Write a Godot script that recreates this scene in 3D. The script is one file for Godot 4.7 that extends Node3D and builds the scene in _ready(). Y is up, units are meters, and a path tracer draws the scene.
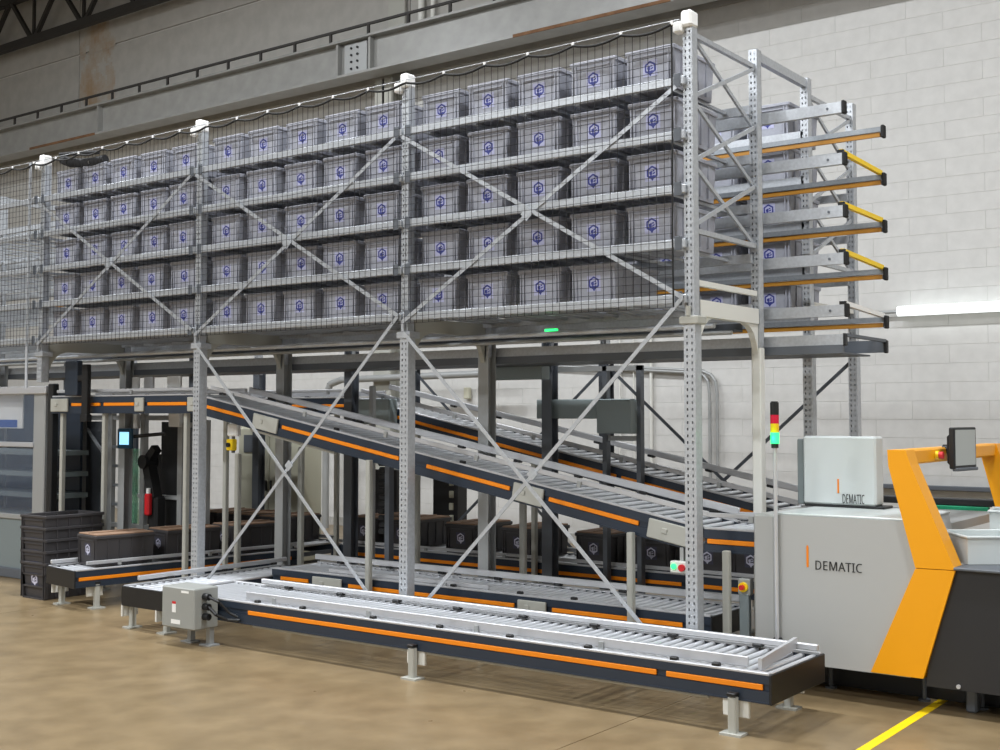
extends Node3D

# ---------- shape collector ----------
class Mb:
	var v := PackedVector3Array()
	var n := PackedVector3Array()
	var uv := PackedVector2Array()
	var col := PackedColorArray()
	var use_col := false
	var cur := Color(1, 1, 1)

	func tri(a: Vector3, b: Vector3, c: Vector3, na: Vector3, nb: Vector3, nc: Vector3) -> void:
		v.append(a); v.append(c); v.append(b)
		n.append(na); n.append(nc); n.append(nb)
		for i in 3:
			uv.append(Vector2.ZERO)
			if use_col: col.append(cur)

	func quad(a: Vector3, b: Vector3, c: Vector3, d: Vector3) -> void:
		var nn := (b - a).cross(c - a)
		if nn.length_squared() < 1e-16: nn = (c - a).cross(d - a)
		nn = nn.normalized()
		tri(a, b, c, nn, nn, nn); tri(a, c, d, nn, nn, nn)

	func flat(a: Vector3, b: Vector3, c: Vector3) -> void:
		var nn := (b - a).cross(c - a).normalized()
		tri(a, b, c, nn, nn, nn)

	func box(c: Vector3, s: Vector3, b := Basis()) -> Mb:
		var x := b.x * s.x * 0.5; var y := b.y * s.y * 0.5; var z := b.z * s.z * 0.5
		quad(c - x - y + z, c + x - y + z, c + x + y + z, c - x + y + z)
		quad(c + x - y - z, c - x - y - z, c - x + y - z, c + x + y - z)
		quad(c + x - y + z, c + x - y - z, c + x + y - z, c + x + y + z)
		quad(c - x - y - z, c - x - y + z, c - x + y + z, c - x + y - z)
		quad(c - x + y + z, c + x + y + z, c + x + y - z, c - x + y - z)
		quad(c - x - y - z, c + x - y - z, c + x - y + z, c - x - y + z)
		return self

	func span(a: Vector3, b: Vector3) -> Mb:   # box between two corners
		return box((a + b) * 0.5, (b - a).abs())

	func cbox(c: Vector3, s: Vector3, ch: float, b := Basis()) -> Mb:   # chamfered box
		var h := s * 0.5
		var ax := [b.x, b.y, b.z]
		for i in 3:
			var j := (i + 1) % 3; var k := (i + 2) % 3
			for sg in [-1.0, 1.0]:
				var o: Vector3 = c + ax[i] * h[i] * sg
				var p: Vector3 = ax[j] * (h[j] - ch); var q: Vector3 = ax[k] * (h[k] - ch)
				if sg > 0: quad(o - p - q, o + p - q, o + p + q, o - p + q)
				else: quad(o - p + q, o + p + q, o + p - q, o - p - q)
		for i in 3:   # edges along axis i
			var j := (i + 1) % 3; var k := (i + 2) % 3
			for sj in [-1.0, 1.0]:
				for sk in [-1.0, 1.0]:
					var e: Vector3 = ax[i] * (h[i] - ch)
					var p1: Vector3 = c + ax[j] * h[j] * sj + ax[k] * (h[k] - ch) * sk
					var p2: Vector3 = c + ax[j] * (h[j] - ch) * sj + ax[k] * h[k] * sk
					_edge(p1, p2, e, sj, sk, ax[j], ax[k])
		for sx in [-1.0, 1.0]:
			for sy in [-1.0, 1.0]:
				for sz in [-1.0, 1.0]:
					var a: Vector3 = c + b.x * h.x * sx + b.y * (h.y - ch) * sy + b.z * (h.z - ch) * sz
					var d: Vector3 = c + b.x * (h.x - ch) * sx + b.y * h.y * sy + b.z * (h.z - ch) * sz
					var f: Vector3 = c + b.x * (h.x - ch) * sx + b.y * (h.y - ch) * sy + b.z * h.z * sz
					if sx * sy * sz > 0: flat(a, d, f)
					else: flat(a, f, d)
		return self

	func _edge(p1: Vector3, p2: Vector3, e: Vector3, sj: float, sk: float, aj: Vector3, ak: Vector3) -> void:
		var out := aj * sj + ak * sk
		if (p2 - p1).cross(e).dot(out) > 0: quad(p1 - e, p2 - e, p2 + e, p1 + e)
		else: quad(p2 - e, p1 - e, p1 + e, p2 + e)

	func bar(p0: Vector3, p1: Vector3, w: float, t: float, up := Vector3.UP) -> Mb:   # w across, t along up
		var d := (p1 - p0); var l := d.length(); d = d / l
		if absf(d.dot(up)) > 0.98: up = Vector3.BACK
		var s := d.cross(up).normalized(); var u := s.cross(d)
		return box((p0 + p1) * 0.5, Vector3(l, t, w), Basis(d, u, s))

	func cyl(p0: Vector3, p1: Vector3, r: float, seg := 10, caps := true, r2 := -1.0) -> Mb:
		if r2 < 0: r2 = r
		var d := (p1 - p0).normalized()
		var a := d.cross(Vector3.UP if absf(d.y) < 0.9 else Vector3.RIGHT).normalized(); var b := d.cross(a)
		for i in seg:
			var t0 := TAU * i / seg; var t1 := TAU * (i + 1) / seg
			var n0 := a * cos(t0) + b * sin(t0); var n1 := a * cos(t1) + b * sin(t1)
			tri(p0 + n0 * r, p0 + n1 * r, p1 + n1 * r2, n0, n1, n1)
			tri(p0 + n0 * r, p1 + n1 * r2, p1 + n0 * r2, n0, n1, n0)
			if caps:
				tri(p1, p1 + n0 * r2, p1 + n1 * r2, d, d, d)
				tri(p0, p0 + n1 * r, p0 + n0 * r, -d, -d, -d)
		return self

	func tube(pts: Array, r: float, seg := 6) -> Mb:
		for i in pts.size() - 1: cyl(pts[i], pts[i + 1], r, seg, i == 0 or i == pts.size() - 2)
		return self

	func prism(poly: PackedVector2Array, z0: float, z1: float, xf := Transform3D()) -> Mb:   # poly counter-clockwise in xy
		if Geometry2D.is_polygon_clockwise(poly): poly.reverse()
		# is_polygon_clockwise assumes y down; check with the signed area instead
		var area := 0.0
		for i in poly.size():
			var p := poly[i]; var q := poly[(i + 1) % poly.size()]
			area += p.x * q.y - q.x * p.y
		if area < 0: poly.reverse()
		var ids := Geometry2D.triangulate_polygon(poly)
		for i in range(0, ids.size(), 3):
			var a := poly[ids[i]]; var b := poly[ids[i + 1]]; var c := poly[ids[i + 2]]
			if (b - a).cross(c - a) < 0:
				var t := b; b = c; c = t
			flat(xf * Vector3(a.x, a.y, z1), xf * Vector3(b.x, b.y, z1), xf * Vector3(c.x, c.y, z1))
			flat(xf * Vector3(a.x, a.y, z0), xf * Vector3(c.x, c.y, z0), xf * Vector3(b.x, b.y, z0))
		for i in poly.size():
			var p := poly[i]; var q := poly[(i + 1) % poly.size()]
			quad(xf * Vector3(p.x, p.y, z0), xf * Vector3(q.x, q.y, z0), xf * Vector3(q.x, q.y, z1), xf * Vector3(p.x, p.y, z1))
		return self

	func panel_uv(c: Vector3, w: float, h: float, right: Vector3, up: Vector3) -> Mb:   # one textured quad
		var x := right * w * 0.5; var y := up * h * 0.5
		var i0 := uv.size()
		quad(c - x - y, c + x - y, c + x + y, c - x + y)
		var w4 := [Vector2(0, 1), Vector2(1, 1), Vector2(1, 0), Vector2(0, 0)]
		var order := [0, 2, 1, 0, 3, 2]
		for i in 6: uv[i0 + i] = w4[order[i]]
		return self

	func mesh() -> ArrayMesh:
		var arr := []
		arr.resize(Mesh.ARRAY_MAX)
		arr[Mesh.ARRAY_VERTEX] = v
		arr[Mesh.ARRAY_NORMAL] = n
		arr[Mesh.ARRAY_TEX_UV] = uv
		if use_col: arr[Mesh.ARRAY_COLOR] = col
		var m := ArrayMesh.new()
		m.add_surface_from_arrays(Mesh.PRIMITIVE_TRIANGLES, arr)
		return m

# ---------- scene helpers ----------
var M := {}
var taken := {}

func mb() -> Mb: return Mb.new()

func V(x: float, y: float, z: float) -> Vector3: return Vector3(x, y, z)

func numbered(s: String) -> String:
	if not taken.has(s):
		taken[s] = 0
		return s
	taken[s] += 1
	return "%s_%03d" % [s, taken[s]]

func thing(called: String, label: String, category: String, at := Vector3.ZERO, turn := 0.0, group := "") -> Node3D:
	var o := Node3D.new()
	o.name = numbered(called)
	add_child(o)
	o.position = at
	o.rotation.y = turn
	tag(o, label, category, group)
	return o

func tag(o: Node3D, label: String, category: String, group := "") -> Node3D:
	o.set_meta("label", label)
	o.set_meta("category", category)
	if group != "": o.set_meta("group", group)
	return o

func put(called: String, mesh: Mesh, m: Material, parent: Node3D, at := Transform3D()) -> MeshInstance3D:
	var o := MeshInstance3D.new()
	o.mesh = mesh
	o.material_override = m
	o.transform = at
	o.cast_shadow = GeometryInstance3D.SHADOW_CASTING_SETTING_ON
	o.name = called
	parent.add_child(o, true)
	return o

func part(called: String, b: Mb, m: Material, parent: Node3D, at := Transform3D()) -> MeshInstance3D:
	return put(called, b.mesh(), m, parent, at)

func solo(called: String, b: Mb, m: Material, label: String, category: String, group := "") -> MeshInstance3D:
	var o := part(numbered(called), b, m, self)
	tag(o, label, category, group)
	return o

func struct(called: String, b: Mb, m: Material, label := "", category := "") -> MeshInstance3D:
	var o := part(called, b, m, self)
	o.set_meta("kind", "structure")
	if label != "": tag(o, label, category)
	return o

func copy(src: Node3D, label: String, at: Vector3, turn := 0.0) -> Node3D:
	var c: Node3D = src.duplicate()
	c.name = numbered(String(src.name))
	add_child(c)
	c.position = at
	c.rotation.y = turn
	c.set_meta("label", label)
	return c

func mat(c: Color, rough := 0.6, metal := 0.0) -> StandardMaterial3D:
	var m := StandardMaterial3D.new()
	m.albedo_color = c
	m.roughness = rough
	m.metallic = metal
	m.metallic_specular = 0.5
	return m

func rgb(r: int, g: int, b: int) -> Color: return Color(r / 255.0, g / 255.0, b / 255.0)

func noise_tex(seed_: int, freq: float, lo: Color, hi: Color, size := 512, normal := false, octaves := 4) -> NoiseTexture2D:
	var fn := FastNoiseLite.new()
	fn.seed = seed_
	fn.frequency = freq
	fn.fractal_octaves = octaves
	fn.noise_type = FastNoiseLite.TYPE_SIMPLEX_SMOOTH
	var t := NoiseTexture2D.new()
	t.width = size; t.height = size
	t.seamless = true
	t.noise = fn
	if normal:
		t.as_normal_map = true
		t.bump_strength = 3.0
	else:
		var g := Gradient.new()
		g.set_color(0, lo); g.set_color(1, hi)
		t.color_ramp = g
	return t

func world_tex(m: StandardMaterial3D, scale: float) -> StandardMaterial3D:
	m.uv1_triplanar = true
	m.uv1_world_triplanar = true
	m.uv1_scale = Vector3(scale, scale, scale)
	return m

func emit(c: Color, e: float) -> StandardMaterial3D:
	var m := mat(c, 0.5)
	m.emission_enabled = true
	m.emission = c
	m.emission_energy_multiplier = e
	return m

func logo_tex(bg: Color, fg: Color) -> ImageTexture:
	var im := Image.create(64, 64, false, Image.FORMAT_RGB8)
	im.fill(bg)
	for y in 64:
		for x in 64:
			var p := Vector2(x - 31.5, y - 30.0)
			var a := p.angle()
			var r := p.length() * (1.0 + 0.06 * cos(a * 6.0))
			if p.y > 10 and absf(p.x) < 6.0 - (p.y - 24.0) * 0.5 and p.y < 32: r = 20.0
			var on := r < 25.0 and r > 18.0
			var q := Vector2(p.x, p.y + p.x * 0.35)
			if p.length() < 13.0 and absf(q.y) < 8.0 and (absf(q.y) > 2.0 or p.x < 0.0): on = true
			if p.length() < 13.0 and absf(p.x - 1.0) < 1.2: on = false
			if on: im.set_pixel(x, y, fg)
	return ImageTexture.create_from_image(im)

func make_materials() -> void:
	var spangle := noise_tex(3, 0.06, Color(0.91, 0.91, 0.91), Color(1, 1, 1), 256)
	M.galv = world_tex(mat(rgb(196, 200, 205), 0.4, 0.45), 2.0); M.galv.albedo_texture = spangle
	M.galv_dark = world_tex(mat(rgb(150, 155, 160), 0.45, 0.55), 2.0); M.galv_dark.albedo_texture = spangle
	M.alu = mat(rgb(196, 197, 200), 0.4, 0.4)
	M.alu_grey = mat(rgb(166, 168, 168), 0.45, 0.3)
	M.chrome = mat(rgb(222, 225, 230), 0.28, 0.5)
	M.paint_white = mat(rgb(222, 222, 216), 0.5)
	M.paint_grey = mat(rgb(176, 176, 168), 0.5)
	M.slate = mat(rgb(122, 132, 134), 0.5)
	M.slate_light = mat(rgb(150, 162, 164), 0.5)
	M.steel_dark = mat(rgb(98, 103, 110), 0.5, 0.2)
	M.navy = mat(rgb(40, 50, 64), 0.4)
	M.black = mat(rgb(24, 25, 27), 0.45)
	M.rubber = mat(rgb(18, 18, 19), 0.7)
	M.orange = mat(rgb(246, 140, 6), 0.5)
	M.yellow = mat(rgb(248, 168, 0), 0.42)
	M.bar_yellow = mat(rgb(252, 212, 20), 0.45)
	M.bus = mat(rgb(168, 116, 30), 0.5)
	M.red = mat(rgb(205, 30, 38), 0.4)
	M.machine = mat(rgb(180, 181, 179), 0.45)
	M.machine_white = mat(rgb(206, 213, 213), 0.35)
	M.cab_black = mat(rgb(38, 38, 40), 0.5)
	M.tote = world_tex(mat(rgb(164, 166, 176), 0.5), 3.0)
	M.tote.albedo_texture = noise_tex(21, 0.03, Color(0.93, 0.93, 0.93), Color(1, 1, 1), 256)
	M.tote_dark = mat(rgb(62, 60, 62), 0.55)
	M.carton = mat(rgb(140, 112, 90), 0.8)
	M.net = mat(rgb(26, 26, 28), 0.8)
	M.rope = mat(rgb(22, 22, 22), 0.8)
	M.beige = mat(rgb(196, 194, 174), 0.55)
	M.box_grey = mat(rgb(150, 152, 148), 0.5)
	M.tag_white = mat(rgb(238, 238, 236), 0.5)
	M.logo = mat(Color.WHITE, 0.5); M.logo.albedo_texture = logo_tex(rgb(176, 177, 206), rgb(44, 52, 128))
	M.logo_dark = mat(Color.WHITE, 0.5); M.logo_dark.albedo_texture = logo_tex(rgb(66, 66, 84), rgb(206, 206, 224))
	M.green = mat(rgb(10, 142, 100), 0.5)
	M.rust = world_tex(mat(rgb(134, 100, 70), 0.85), 0.8)
	M.rust.albedo_texture = noise_tex(31, 0.02, Color(0.75, 0.7, 0.68), Color(1, 1, 1), 256)
	M.girder = world_tex(mat(rgb(158, 158, 155), 0.36), 0.6)
	M.girder.albedo_texture = noise_tex(33, 0.02, Color(0.9, 0.9, 0.9), Color(1, 1, 1), 256)
	M.truss = mat(rgb(52, 50, 48), 0.7)
	M.deck = mat(rgb(120, 118, 112), 0.8)
	M.floor = world_tex(mat(rgb(146, 126, 95), 0.36), 0.22)
	M.floor.albedo_texture = noise_tex(5, 0.012, Color(0.82, 0.81, 0.79), Color(1, 1, 1), 1024, false, 7)
	M.floor.roughness_texture = noise_tex(6, 0.03, Color(0.75, 0.75, 0.75), Color(1, 1, 1), 512)
	M.joint = mat(rgb(92, 80, 62), 0.9)
	M.wall = world_tex(mat(rgb(212, 211, 208), 0.7), 0.5)
	M.wall.albedo_texture = noise_tex(7, 0.02, Color(0.955, 0.955, 0.955), Color(1, 1, 1), 512, false, 5)
	M.mortar = mat(rgb(206, 205, 202), 0.9)
	M.panel_grey = world_tex(mat(rgb(182, 180, 175), 0.75), 0.4)
	M.panel_grey.albedo_texture = noise_tex(9, 0.015, Color(0.92, 0.92, 0.92), Color(1, 1, 1), 512, false, 5)
	M.lens = emit(Color(1, 0.98, 0.95), 6.0)
	M.tube = emit(Color(0.97, 1, 1), 1.25)
	M.led_green = emit(Color(0.2, 1.0, 0.5), 1.6)
	M.mat_blue = mat(rgb(20, 80, 170), 0.4)
	M.mat_teal = mat(rgb(10, 60, 84), 0.4)
	M.mat_screen = mat(rgb(176, 180, 178), 0.25)
	M.screen = emit(Color(0.6, 0.85, 1.0), 1.2)
	M.amber = mat(rgb(250, 205, 20), 0.25)
	M.signal_red = mat(rgb(215, 20, 60), 0.25)
	var g := mat(Color(0.35, 0.45, 0.58, 0.14), 0.04)
	g.transparency = BaseMaterial3D.TRANSPARENCY_ALPHA
	M.glass = g
	var gg := mat(Color(0.5, 0.75, 0.6, 0.35), 0.08)
	gg.transparency = BaseMaterial3D.TRANSPARENCY_ALPHA
	M.glass_green = gg

const LAMPS := [[-12.0, 0.9], [-7.0, 0.9], [-2.0, 0.9], [3.0, 0.9], [8.5, 2.0], [-12.0, 8.0], [-7.0, 8.0], [-2.0, 8.0], [-10.0, 13.0], [-5.0, 13.0], [0.5, 13.0]]
const LAMP_Y := 9.4

func _ready() -> void:
	# camera
	var cam := Camera3D.new()
	cam.name = "camera"
	add_child(cam)
	var near := 0.1
	cam.set_frustum(750.0 / 1205.0 * near, Vector2(0, -22.9 / 1205.0 * near), near, 100.0)
	cam.position = V(3.446, 1.65, 6.525)
	cam.rotation = V(0.0521, 0.6424, 0)
	cam.current = true
	# environment: a closed hall, so nothing but the lamps gives light
	var we := WorldEnvironment.new()
	we.name = "environment"
	var env := Environment.new()
	env.background_mode = Environment.BG_COLOR
	env.background_color = Color(0, 0, 0)
	env.tonemap_mode = Environment.TONE_MAPPER_LINEAR
	env.tonemap_exposure = 1.0
	env.sdfgi_enabled = true
	env.ssao_enabled = true
	env.ssil_enabled = true
	we.environment = env
	add_child(we)
	# high-bay lamps' light, hung over the hall
	for p in LAMPS:
		var l := AreaLight3D.new()
		l.name = numbered("high_bay_light")
		l.area_size = Vector2(1.2, 0.4)
		l.light_energy = 42.0
		l.light_color = Color(0.97, 0.985, 1.0)
		l.area_range = 40.0
		l.area_attenuation = 2.0
		l.shadow_enabled = true
		add_child(l)
		l.position = V(p[0], LAMP_Y - 0.03, p[1])
		l.rotation = V(-PI / 2, 0, 0)
	make_materials()
	build_hall()
	build_rack()
	build_net()
	build_totes()
	build_conveyors()
	build_station()
	build_underdeck()
	build_wall_fittings()

# ---------- the hall ----------
func build_hall() -> void:
	var X0 := -24.0; var X1 := 11.0; var Z0 := -6.6; var Z1 := 18.0; var H := 10.4
	var fl := struct("floor", mb().span(V(X0, -0.3, Z0 - 0.3), V(X1, -0.006, Z1)), M.joint)
	var cuts := [X0, -17.95, -11.95, -5.95, 0.05, 6.05, X1]
	for i in cuts.size() - 1:
		var a: float = cuts[i] + 0.003; var b: float = cuts[i + 1] - 0.003
		part("slab", mb().span(V(a, -0.1, Z0), V(b, 0, Z1)), M.floor, fl)
	struct("ceiling", mb().span(V(X0, H, Z0 - 0.3), V(X1, H + 0.2, Z1)), M.deck)
	struct("wall_left", mb().span(V(X0 - 0.2, 0, Z0 - 0.3), V(X0, H, Z1)), M.wall)
	struct("wall_right", mb().span(V(X1, 0, Z0 - 0.3), V(X1 + 0.2, H, Z1)), M.wall)
	struct("wall_front", mb().span(V(X0, 0, Z1), V(X1, H, Z1 + 0.2)), M.wall)
	# back wall: painted blocks in courses, smooth panels above
	var wb := struct("wall_back", mb().span(V(X0, 0, Z0 - 0.3), V(X1, H, Z0 - 0.004)), M.mortar)
	var ch := 0.2; var bw := 0.8
	var blk := mb()
	var g := 0.0012
	var hx := bw * 0.5 - g; var hy := ch * 0.5 - g
	for q in [[V(-hx, -hy, -0.004), V(hx, -hy, -0.004), V(hx - 0.002, -hy + 0.002, 0), V(-hx + 0.002, -hy + 0.002, 0)], [V(hx, -hy, -0.004), V(hx, hy, -0.004), V(hx - 0.002, hy - 0.002, 0), V(hx - 0.002, -hy + 0.002, 0)], [V(hx, hy, -0.004), V(-hx, hy, -0.004), V(-hx + 0.002, hy - 0.002, 0), V(hx - 0.002, hy - 0.002, 0)], [V(-hx, hy, -0.004), V(-hx, -hy, -0.004), V(-hx + 0.002, -hy + 0.002, 0), V(-hx + 0.002, hy - 0.002, 0)], [V(-hx + 0.002, -hy + 0.002, 0), V(hx - 0.002, -hy + 0.002, 0), V(hx - 0.002, hy - 0.002, 0), V(-hx + 0.002, hy - 0.002, 0)]]:
		blk.quad(q[0], q[1], q[2], q[3])
	var block := blk.mesh()
	var rest := mb()
	var rows := 33
	for r in rows:
		var y := (r + 0.5) * ch
		var off := 0.0 if r % 2 == 0 else bw * 0.5
		var c := 0
		while true:
			var x := 2.0 - off - c * bw
			c += 1
			if x < -23.6: break
			# those in clear view to the right of the rack are pieces of their own
			if x > -5.2 and y < 6.4 and y > 0.5:
				put("block", block, M.wall, wb, Transform3D(Basis(), V(x, y, Z0)))
			else:
				for i in blk.v.size():
					rest.v.append(blk.v[i] + V(x, y, Z0)); rest.n.append(blk.n[i]); rest.uv.append(Vector2.ZERO)
		for k in 11:
			var x := 2.0 + bw - off + k * bw
			if x + hx < X1:
				for i in blk.v.size():
					rest.v.append(blk.v[i] + V(x, y, Z0)); rest.n.append(blk.n[i]); rest.uv.append(Vector2.ZERO)
	var ro := part("block_courses", rest, M.wall, wb)
	ro.set_meta("kind", "stuff")
	# upper panels with a ledge between them
	for c in [[-24.0, -16.2], [-16.19, -8.0], [-8.0, 0.0], [0.0, 11.0]]:
		part("panel", mb().span(V(c[0] + 0.008, 6.6, Z0 - 0.1), V(c[1] - 0.008, 8.37, Z0 + 0.02)), M.panel_grey, wb)
		part("panel", mb().span(V(c[0] + 0.008, 8.4, Z0 - 0.1), V(c[1] - 0.008, H, Z0 + 0.03)), M.panel_grey, wb)
	# rust that has run from the open joint: an irregular stain on the panel
	var st := mb(); st.use_col = true
	var fn := FastNoiseLite.new(); fn.seed = 12; fn.frequency = 1.1
	var nx := 22; var ny := 44
	for i in nx:
		for j in ny:
			var xs := [-16.182 + i * 1.1 / nx, -16.182 + (i + 1) * 1.1 / nx]
			var ys := [7.0 + j * 1.9 / ny, 7.0 + (j + 1) * 1.9 / ny]
			var e := 0.55 + fn.get_noise_2d(xs[0] * 1.2 + 9.0, ys[0] * 1.1) * 0.9 - absf(xs[0] + 15.85) * 0.85
			if e < 0.12: continue
			var t := clampf(e * 1.1 + fn.get_noise_2d(xs[0] * 6.0, ys[0] * 5.0) * 0.35, 0.0, 1.0)
			st.cur = Color(0.43, 0.41, 0.375).lerp(Color(0.36, 0.255, 0.16), t)
			var zz := Z0 + (0.022 if ys[1] < 8.38 else 0.032)
			st.quad(V(xs[0], ys[0], zz), V(xs[1], ys[0], zz), V(xs[1], ys[1], zz), V(xs[0], ys[1], zz))
	var sm := mat(Color.WHITE, 0.85); sm.vertex_color_use_as_albedo = true
	var so := part("rust_stain", st, sm, wb)
	so.set_meta("label", "brown rust stain beside an open wall joint")
	# roof truss at the wall head
	var tr := thing("roof_truss", "dark steel roof truss along the top of the back wall", "truss")
	var tz := -6.25
	part("bottom_chord", mb().span(V(-24, 8.72, tz - 0.06), V(-2, 8.86, tz + 0.06)), M.truss, tr)
	part("top_chord", mb().span(V(-24, 9.62, tz - 0.06), V(-2, 9.76, tz + 0.06)), M.truss, tr)
	var x := -23.6
	while x < -3.0:
		part("web_bar", mb().bar(V(x, 8.85, tz), V(x, 9.64, tz), 0.05, 0.05, Vector3.BACK), M.truss, tr)
		part("web_bar", mb().bar(V(x + 0.08, 8.85, tz), V(x + 0.75, 9.64, tz), 0.07, 0.07, Vector3.BACK), M.truss, tr)
		part("web_bar", mb().bar(V(x + 0.83, 9.64, tz), V(x + 1.5, 8.85, tz), 0.07, 0.07, Vector3.BACK), M.truss, tr)
		x += 1.6
	for k in 8:   # roof joists running away from the wall
		var jx := -22.5 + k * 3.2
		solo("roof_joist", mb().span(V(jx - 0.1, 9.8, -6.5), V(jx + 0.1, 10.39, 6.0)), M.truss, "dark steel roof joist under the roof deck, " + ["first", "second", "third", "fourth", "fifth", "sixth", "seventh", "eighth"][k] + " from the far end", "joist", "roof joists")
	# crane girder along the wall
	var gd := thing("crane_girder", "long grey painted steel crane girder along the back wall", "girder")
	var gz := -6.0
	part("web", mb().span(V(-23.5, 6.55, gz - 0.01), V(6, 7.05, gz + 0.01)), M.girder, gd)
	part("top_flange", mb().span(V(-23.5, 7.04, gz - 0.13), V(6, 7.075, gz + 0.13)), M.girder, gd)
	part("bottom_flange", mb().span(V(-23.5, 6.515, gz - 0.16), V(6, 6.55, gz + 0.16)), M.girder, gd)
	for s in [[-16.6, -14.6], [-5.6, -3.3]]:
		part("rusty_edge", mb().span(V(s[0], 6.512, gz + 0.15), V(s[1], 6.553, gz + 0.163)), M.rust, gd)
	for sx in [-20.6, -14.6, -2.6]:
		part("stiffener", mb().span(V(sx - 0.012, 6.55, gz), V(sx + 0.012, 7.04, gz + 0.12)), M.girder, gd)
	part("stiffener", mb().span(V(-8.84, 6.55, gz), V(-8.8, 7.04, gz + 0.1)), M.girder, gd)
	part("stiffener", mb().span(V(-8.2, 6.55, gz), V(-8.16, 7.04, gz + 0.1)), M.girder, gd)
	var sp := part("splice_plate", mb().span(V(-8.72, 6.58, gz + 0.01), V(-8.28, 7.02, gz + 0.04)), M.alu_grey, gd)
	for i in 2:
		for j in 4:
			part("bolt", mb().cyl(V(-8.58 + i * 0.12, 6.65 + j * 0.1, gz + 0.04), V(-8.58 + i * 0.12, 6.65 + j * 0.1, gz + 0.06), 0.018, 6), M.black, sp)
	var rl := part("conductor_rail", mb().span(V(-23.5, 7.2, gz + 0.1), V(6, 7.235, gz + 0.13)), M.truss, gd)
	var rx := -23.2
	while rx < 5.8:
		part("rail_bracket", mb().span(V(rx, 7.07, gz + 0.1), V(rx + 0.04, 7.2, gz + 0.13)), M.truss, rl)
		rx += 0.75
	# columns carrying the girder
	for cx in [-8.2]:
		var c := solo("girder_column", mb().span(V(cx - 0.16, 0, -6.48), V(cx + 0.16, 10.0, -6.44)).span(V(cx - 0.16, 0, -6.2), V(cx + 0.16, 6.5, -6.16)).span(V(cx - 0.02, 0, -6.48), V(cx + 0.02, 6.5, -6.16)), M.paint_grey, "grey steel wall column under the bolted girder splice", "column")
		c.position.z = -0.06
	solo("conduit_riser", mb().cyl(V(-7.72, 6.9, -6.5), V(-7.72, 10.2, -6.5), 0.05).cyl(V(-7.5, 6.9, -6.5), V(-7.5, 10.2, -6.5), 0.035), M.paint_white, "pair of pale conduits rising on the wall above the girder", "conduit")
	# lamps (the light itself is set at the top)
	for i in LAMPS.size():
		var p: Array = LAMPS[i]
		var lp := thing("high_bay_lamp", "grey high-bay lamp hung over the hall, %s of its kind" % ["first", "second", "third", "fourth", "fifth", "sixth", "seventh", "eighth", "ninth", "tenth", "eleventh"][i], "lamp", V(p[0], LAMP_Y, p[1]), 0.0, "high-bay lamps")
		part("housing", mb().cbox(V(0, 0.06, 0), V(1.3, 0.1, 0.5), 0.02), M.alu_grey, lp)
		part("lens", mb().span(V(-0.6, -0.005, -0.2), V(0.6, 0.015, 0.2)), M.lens, lp)
		part("hanger", mb().cyl(V(-0.6, 0.1, 0), V(-0.6, 0.98, 0), 0.006, 5).cyl(V(0.6, 0.1, 0), V(0.6, 0.98, 0), 0.006, 5), M.steel_dark, lp)
	# painted floor line
	struct("floor_marking_1", mb().span(V(1.235, 0.0, -0.8), V(1.29, 0.0015, 6.0)), M.bar_yellow, "yellow line painted on the floor in front of the workstation", "floor line")

# ---------- storage rack ----------
const LX := 2.2967
const BEAM := [3.67, 3.335, 3.0, 2.665, 2.327]
const NEAR_Y := [3.665, 3.325, 2.98, 2.67, 2.33]
const FAR_Y := [3.62, 3.285, 2.955, 2.625, 2.29]

# a perforated upright: front plate of strips and rungs (real holes), two side webs, back lips; origin at front centre, runs up
func upright_mesh(y0: float, y1: float, w: float, d: float, pitch := 0.04) -> ArrayMesh:
	var b := mb()
	var t := 0.004
	var hw := w * 0.5
	var hole := 0.009
	var hx := w * 0.22
	b.span(V(-hw, y0, -t), V(-hx - hole * 0.5, y1, 0))
	b.span(V(-hx + hole * 0.5, y0, -t), V(hx - hole * 0.5, y1, 0))
	b.span(V(hx + hole * 0.5, y0, -t), V(hw, y1, 0))
	var y := y0
	while y < y1:
		var yy := minf(y + pitch - 0.016, y1)
		b.span(V(-hx - hole * 0.5, y, -t), V(-hx + hole * 0.5, yy, 0))
		b.span(V(hx - hole * 0.5, y, -t), V(hx + hole * 0.5, yy, 0))
		y += pitch
	b.span(V(-hw, y0, -d), V(-hw + t, y1, -t))
	b.span(V(hw - t, y0, -d), V(hw, y1, -t))
	b.span(V(-hw, y0, -d), V(-hw * 0.5, y1, -d + t))
	b.span(V(hw * 0.5, y0, -d), V(hw, y1, -d + t))
	b.span(V(-hw + t, y0, -d * 0.6), V(hw - t, y1, -d * 0.6 + 0.002))
	return b.mesh()

func cross(root: Node3D, called: String, a: Vector3, b: Vector3, c: Vector3, d: Vector3, w: float, t: float, up: Vector3, m: Material, plate := 0.0) -> void:
	part(called, mb().bar(a, b, w, t, up), m, root)
	part(called, mb().bar(c + up * t * 1.1, d + up * t * 1.1, w, t, up), m, root)
	if plate > 0:
		var mid := (a + b) * 0.5
		part("brace_plate", mb().box(mid + up * t * 2.2, Vector3(plate, plate, t) if absf(up.z) > 0.5 else Vector3(t, plate, plate), Basis(Vector3.BACK, PI / 4) if absf(up.z) > 0.5 else Basis()), m, root)

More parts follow.
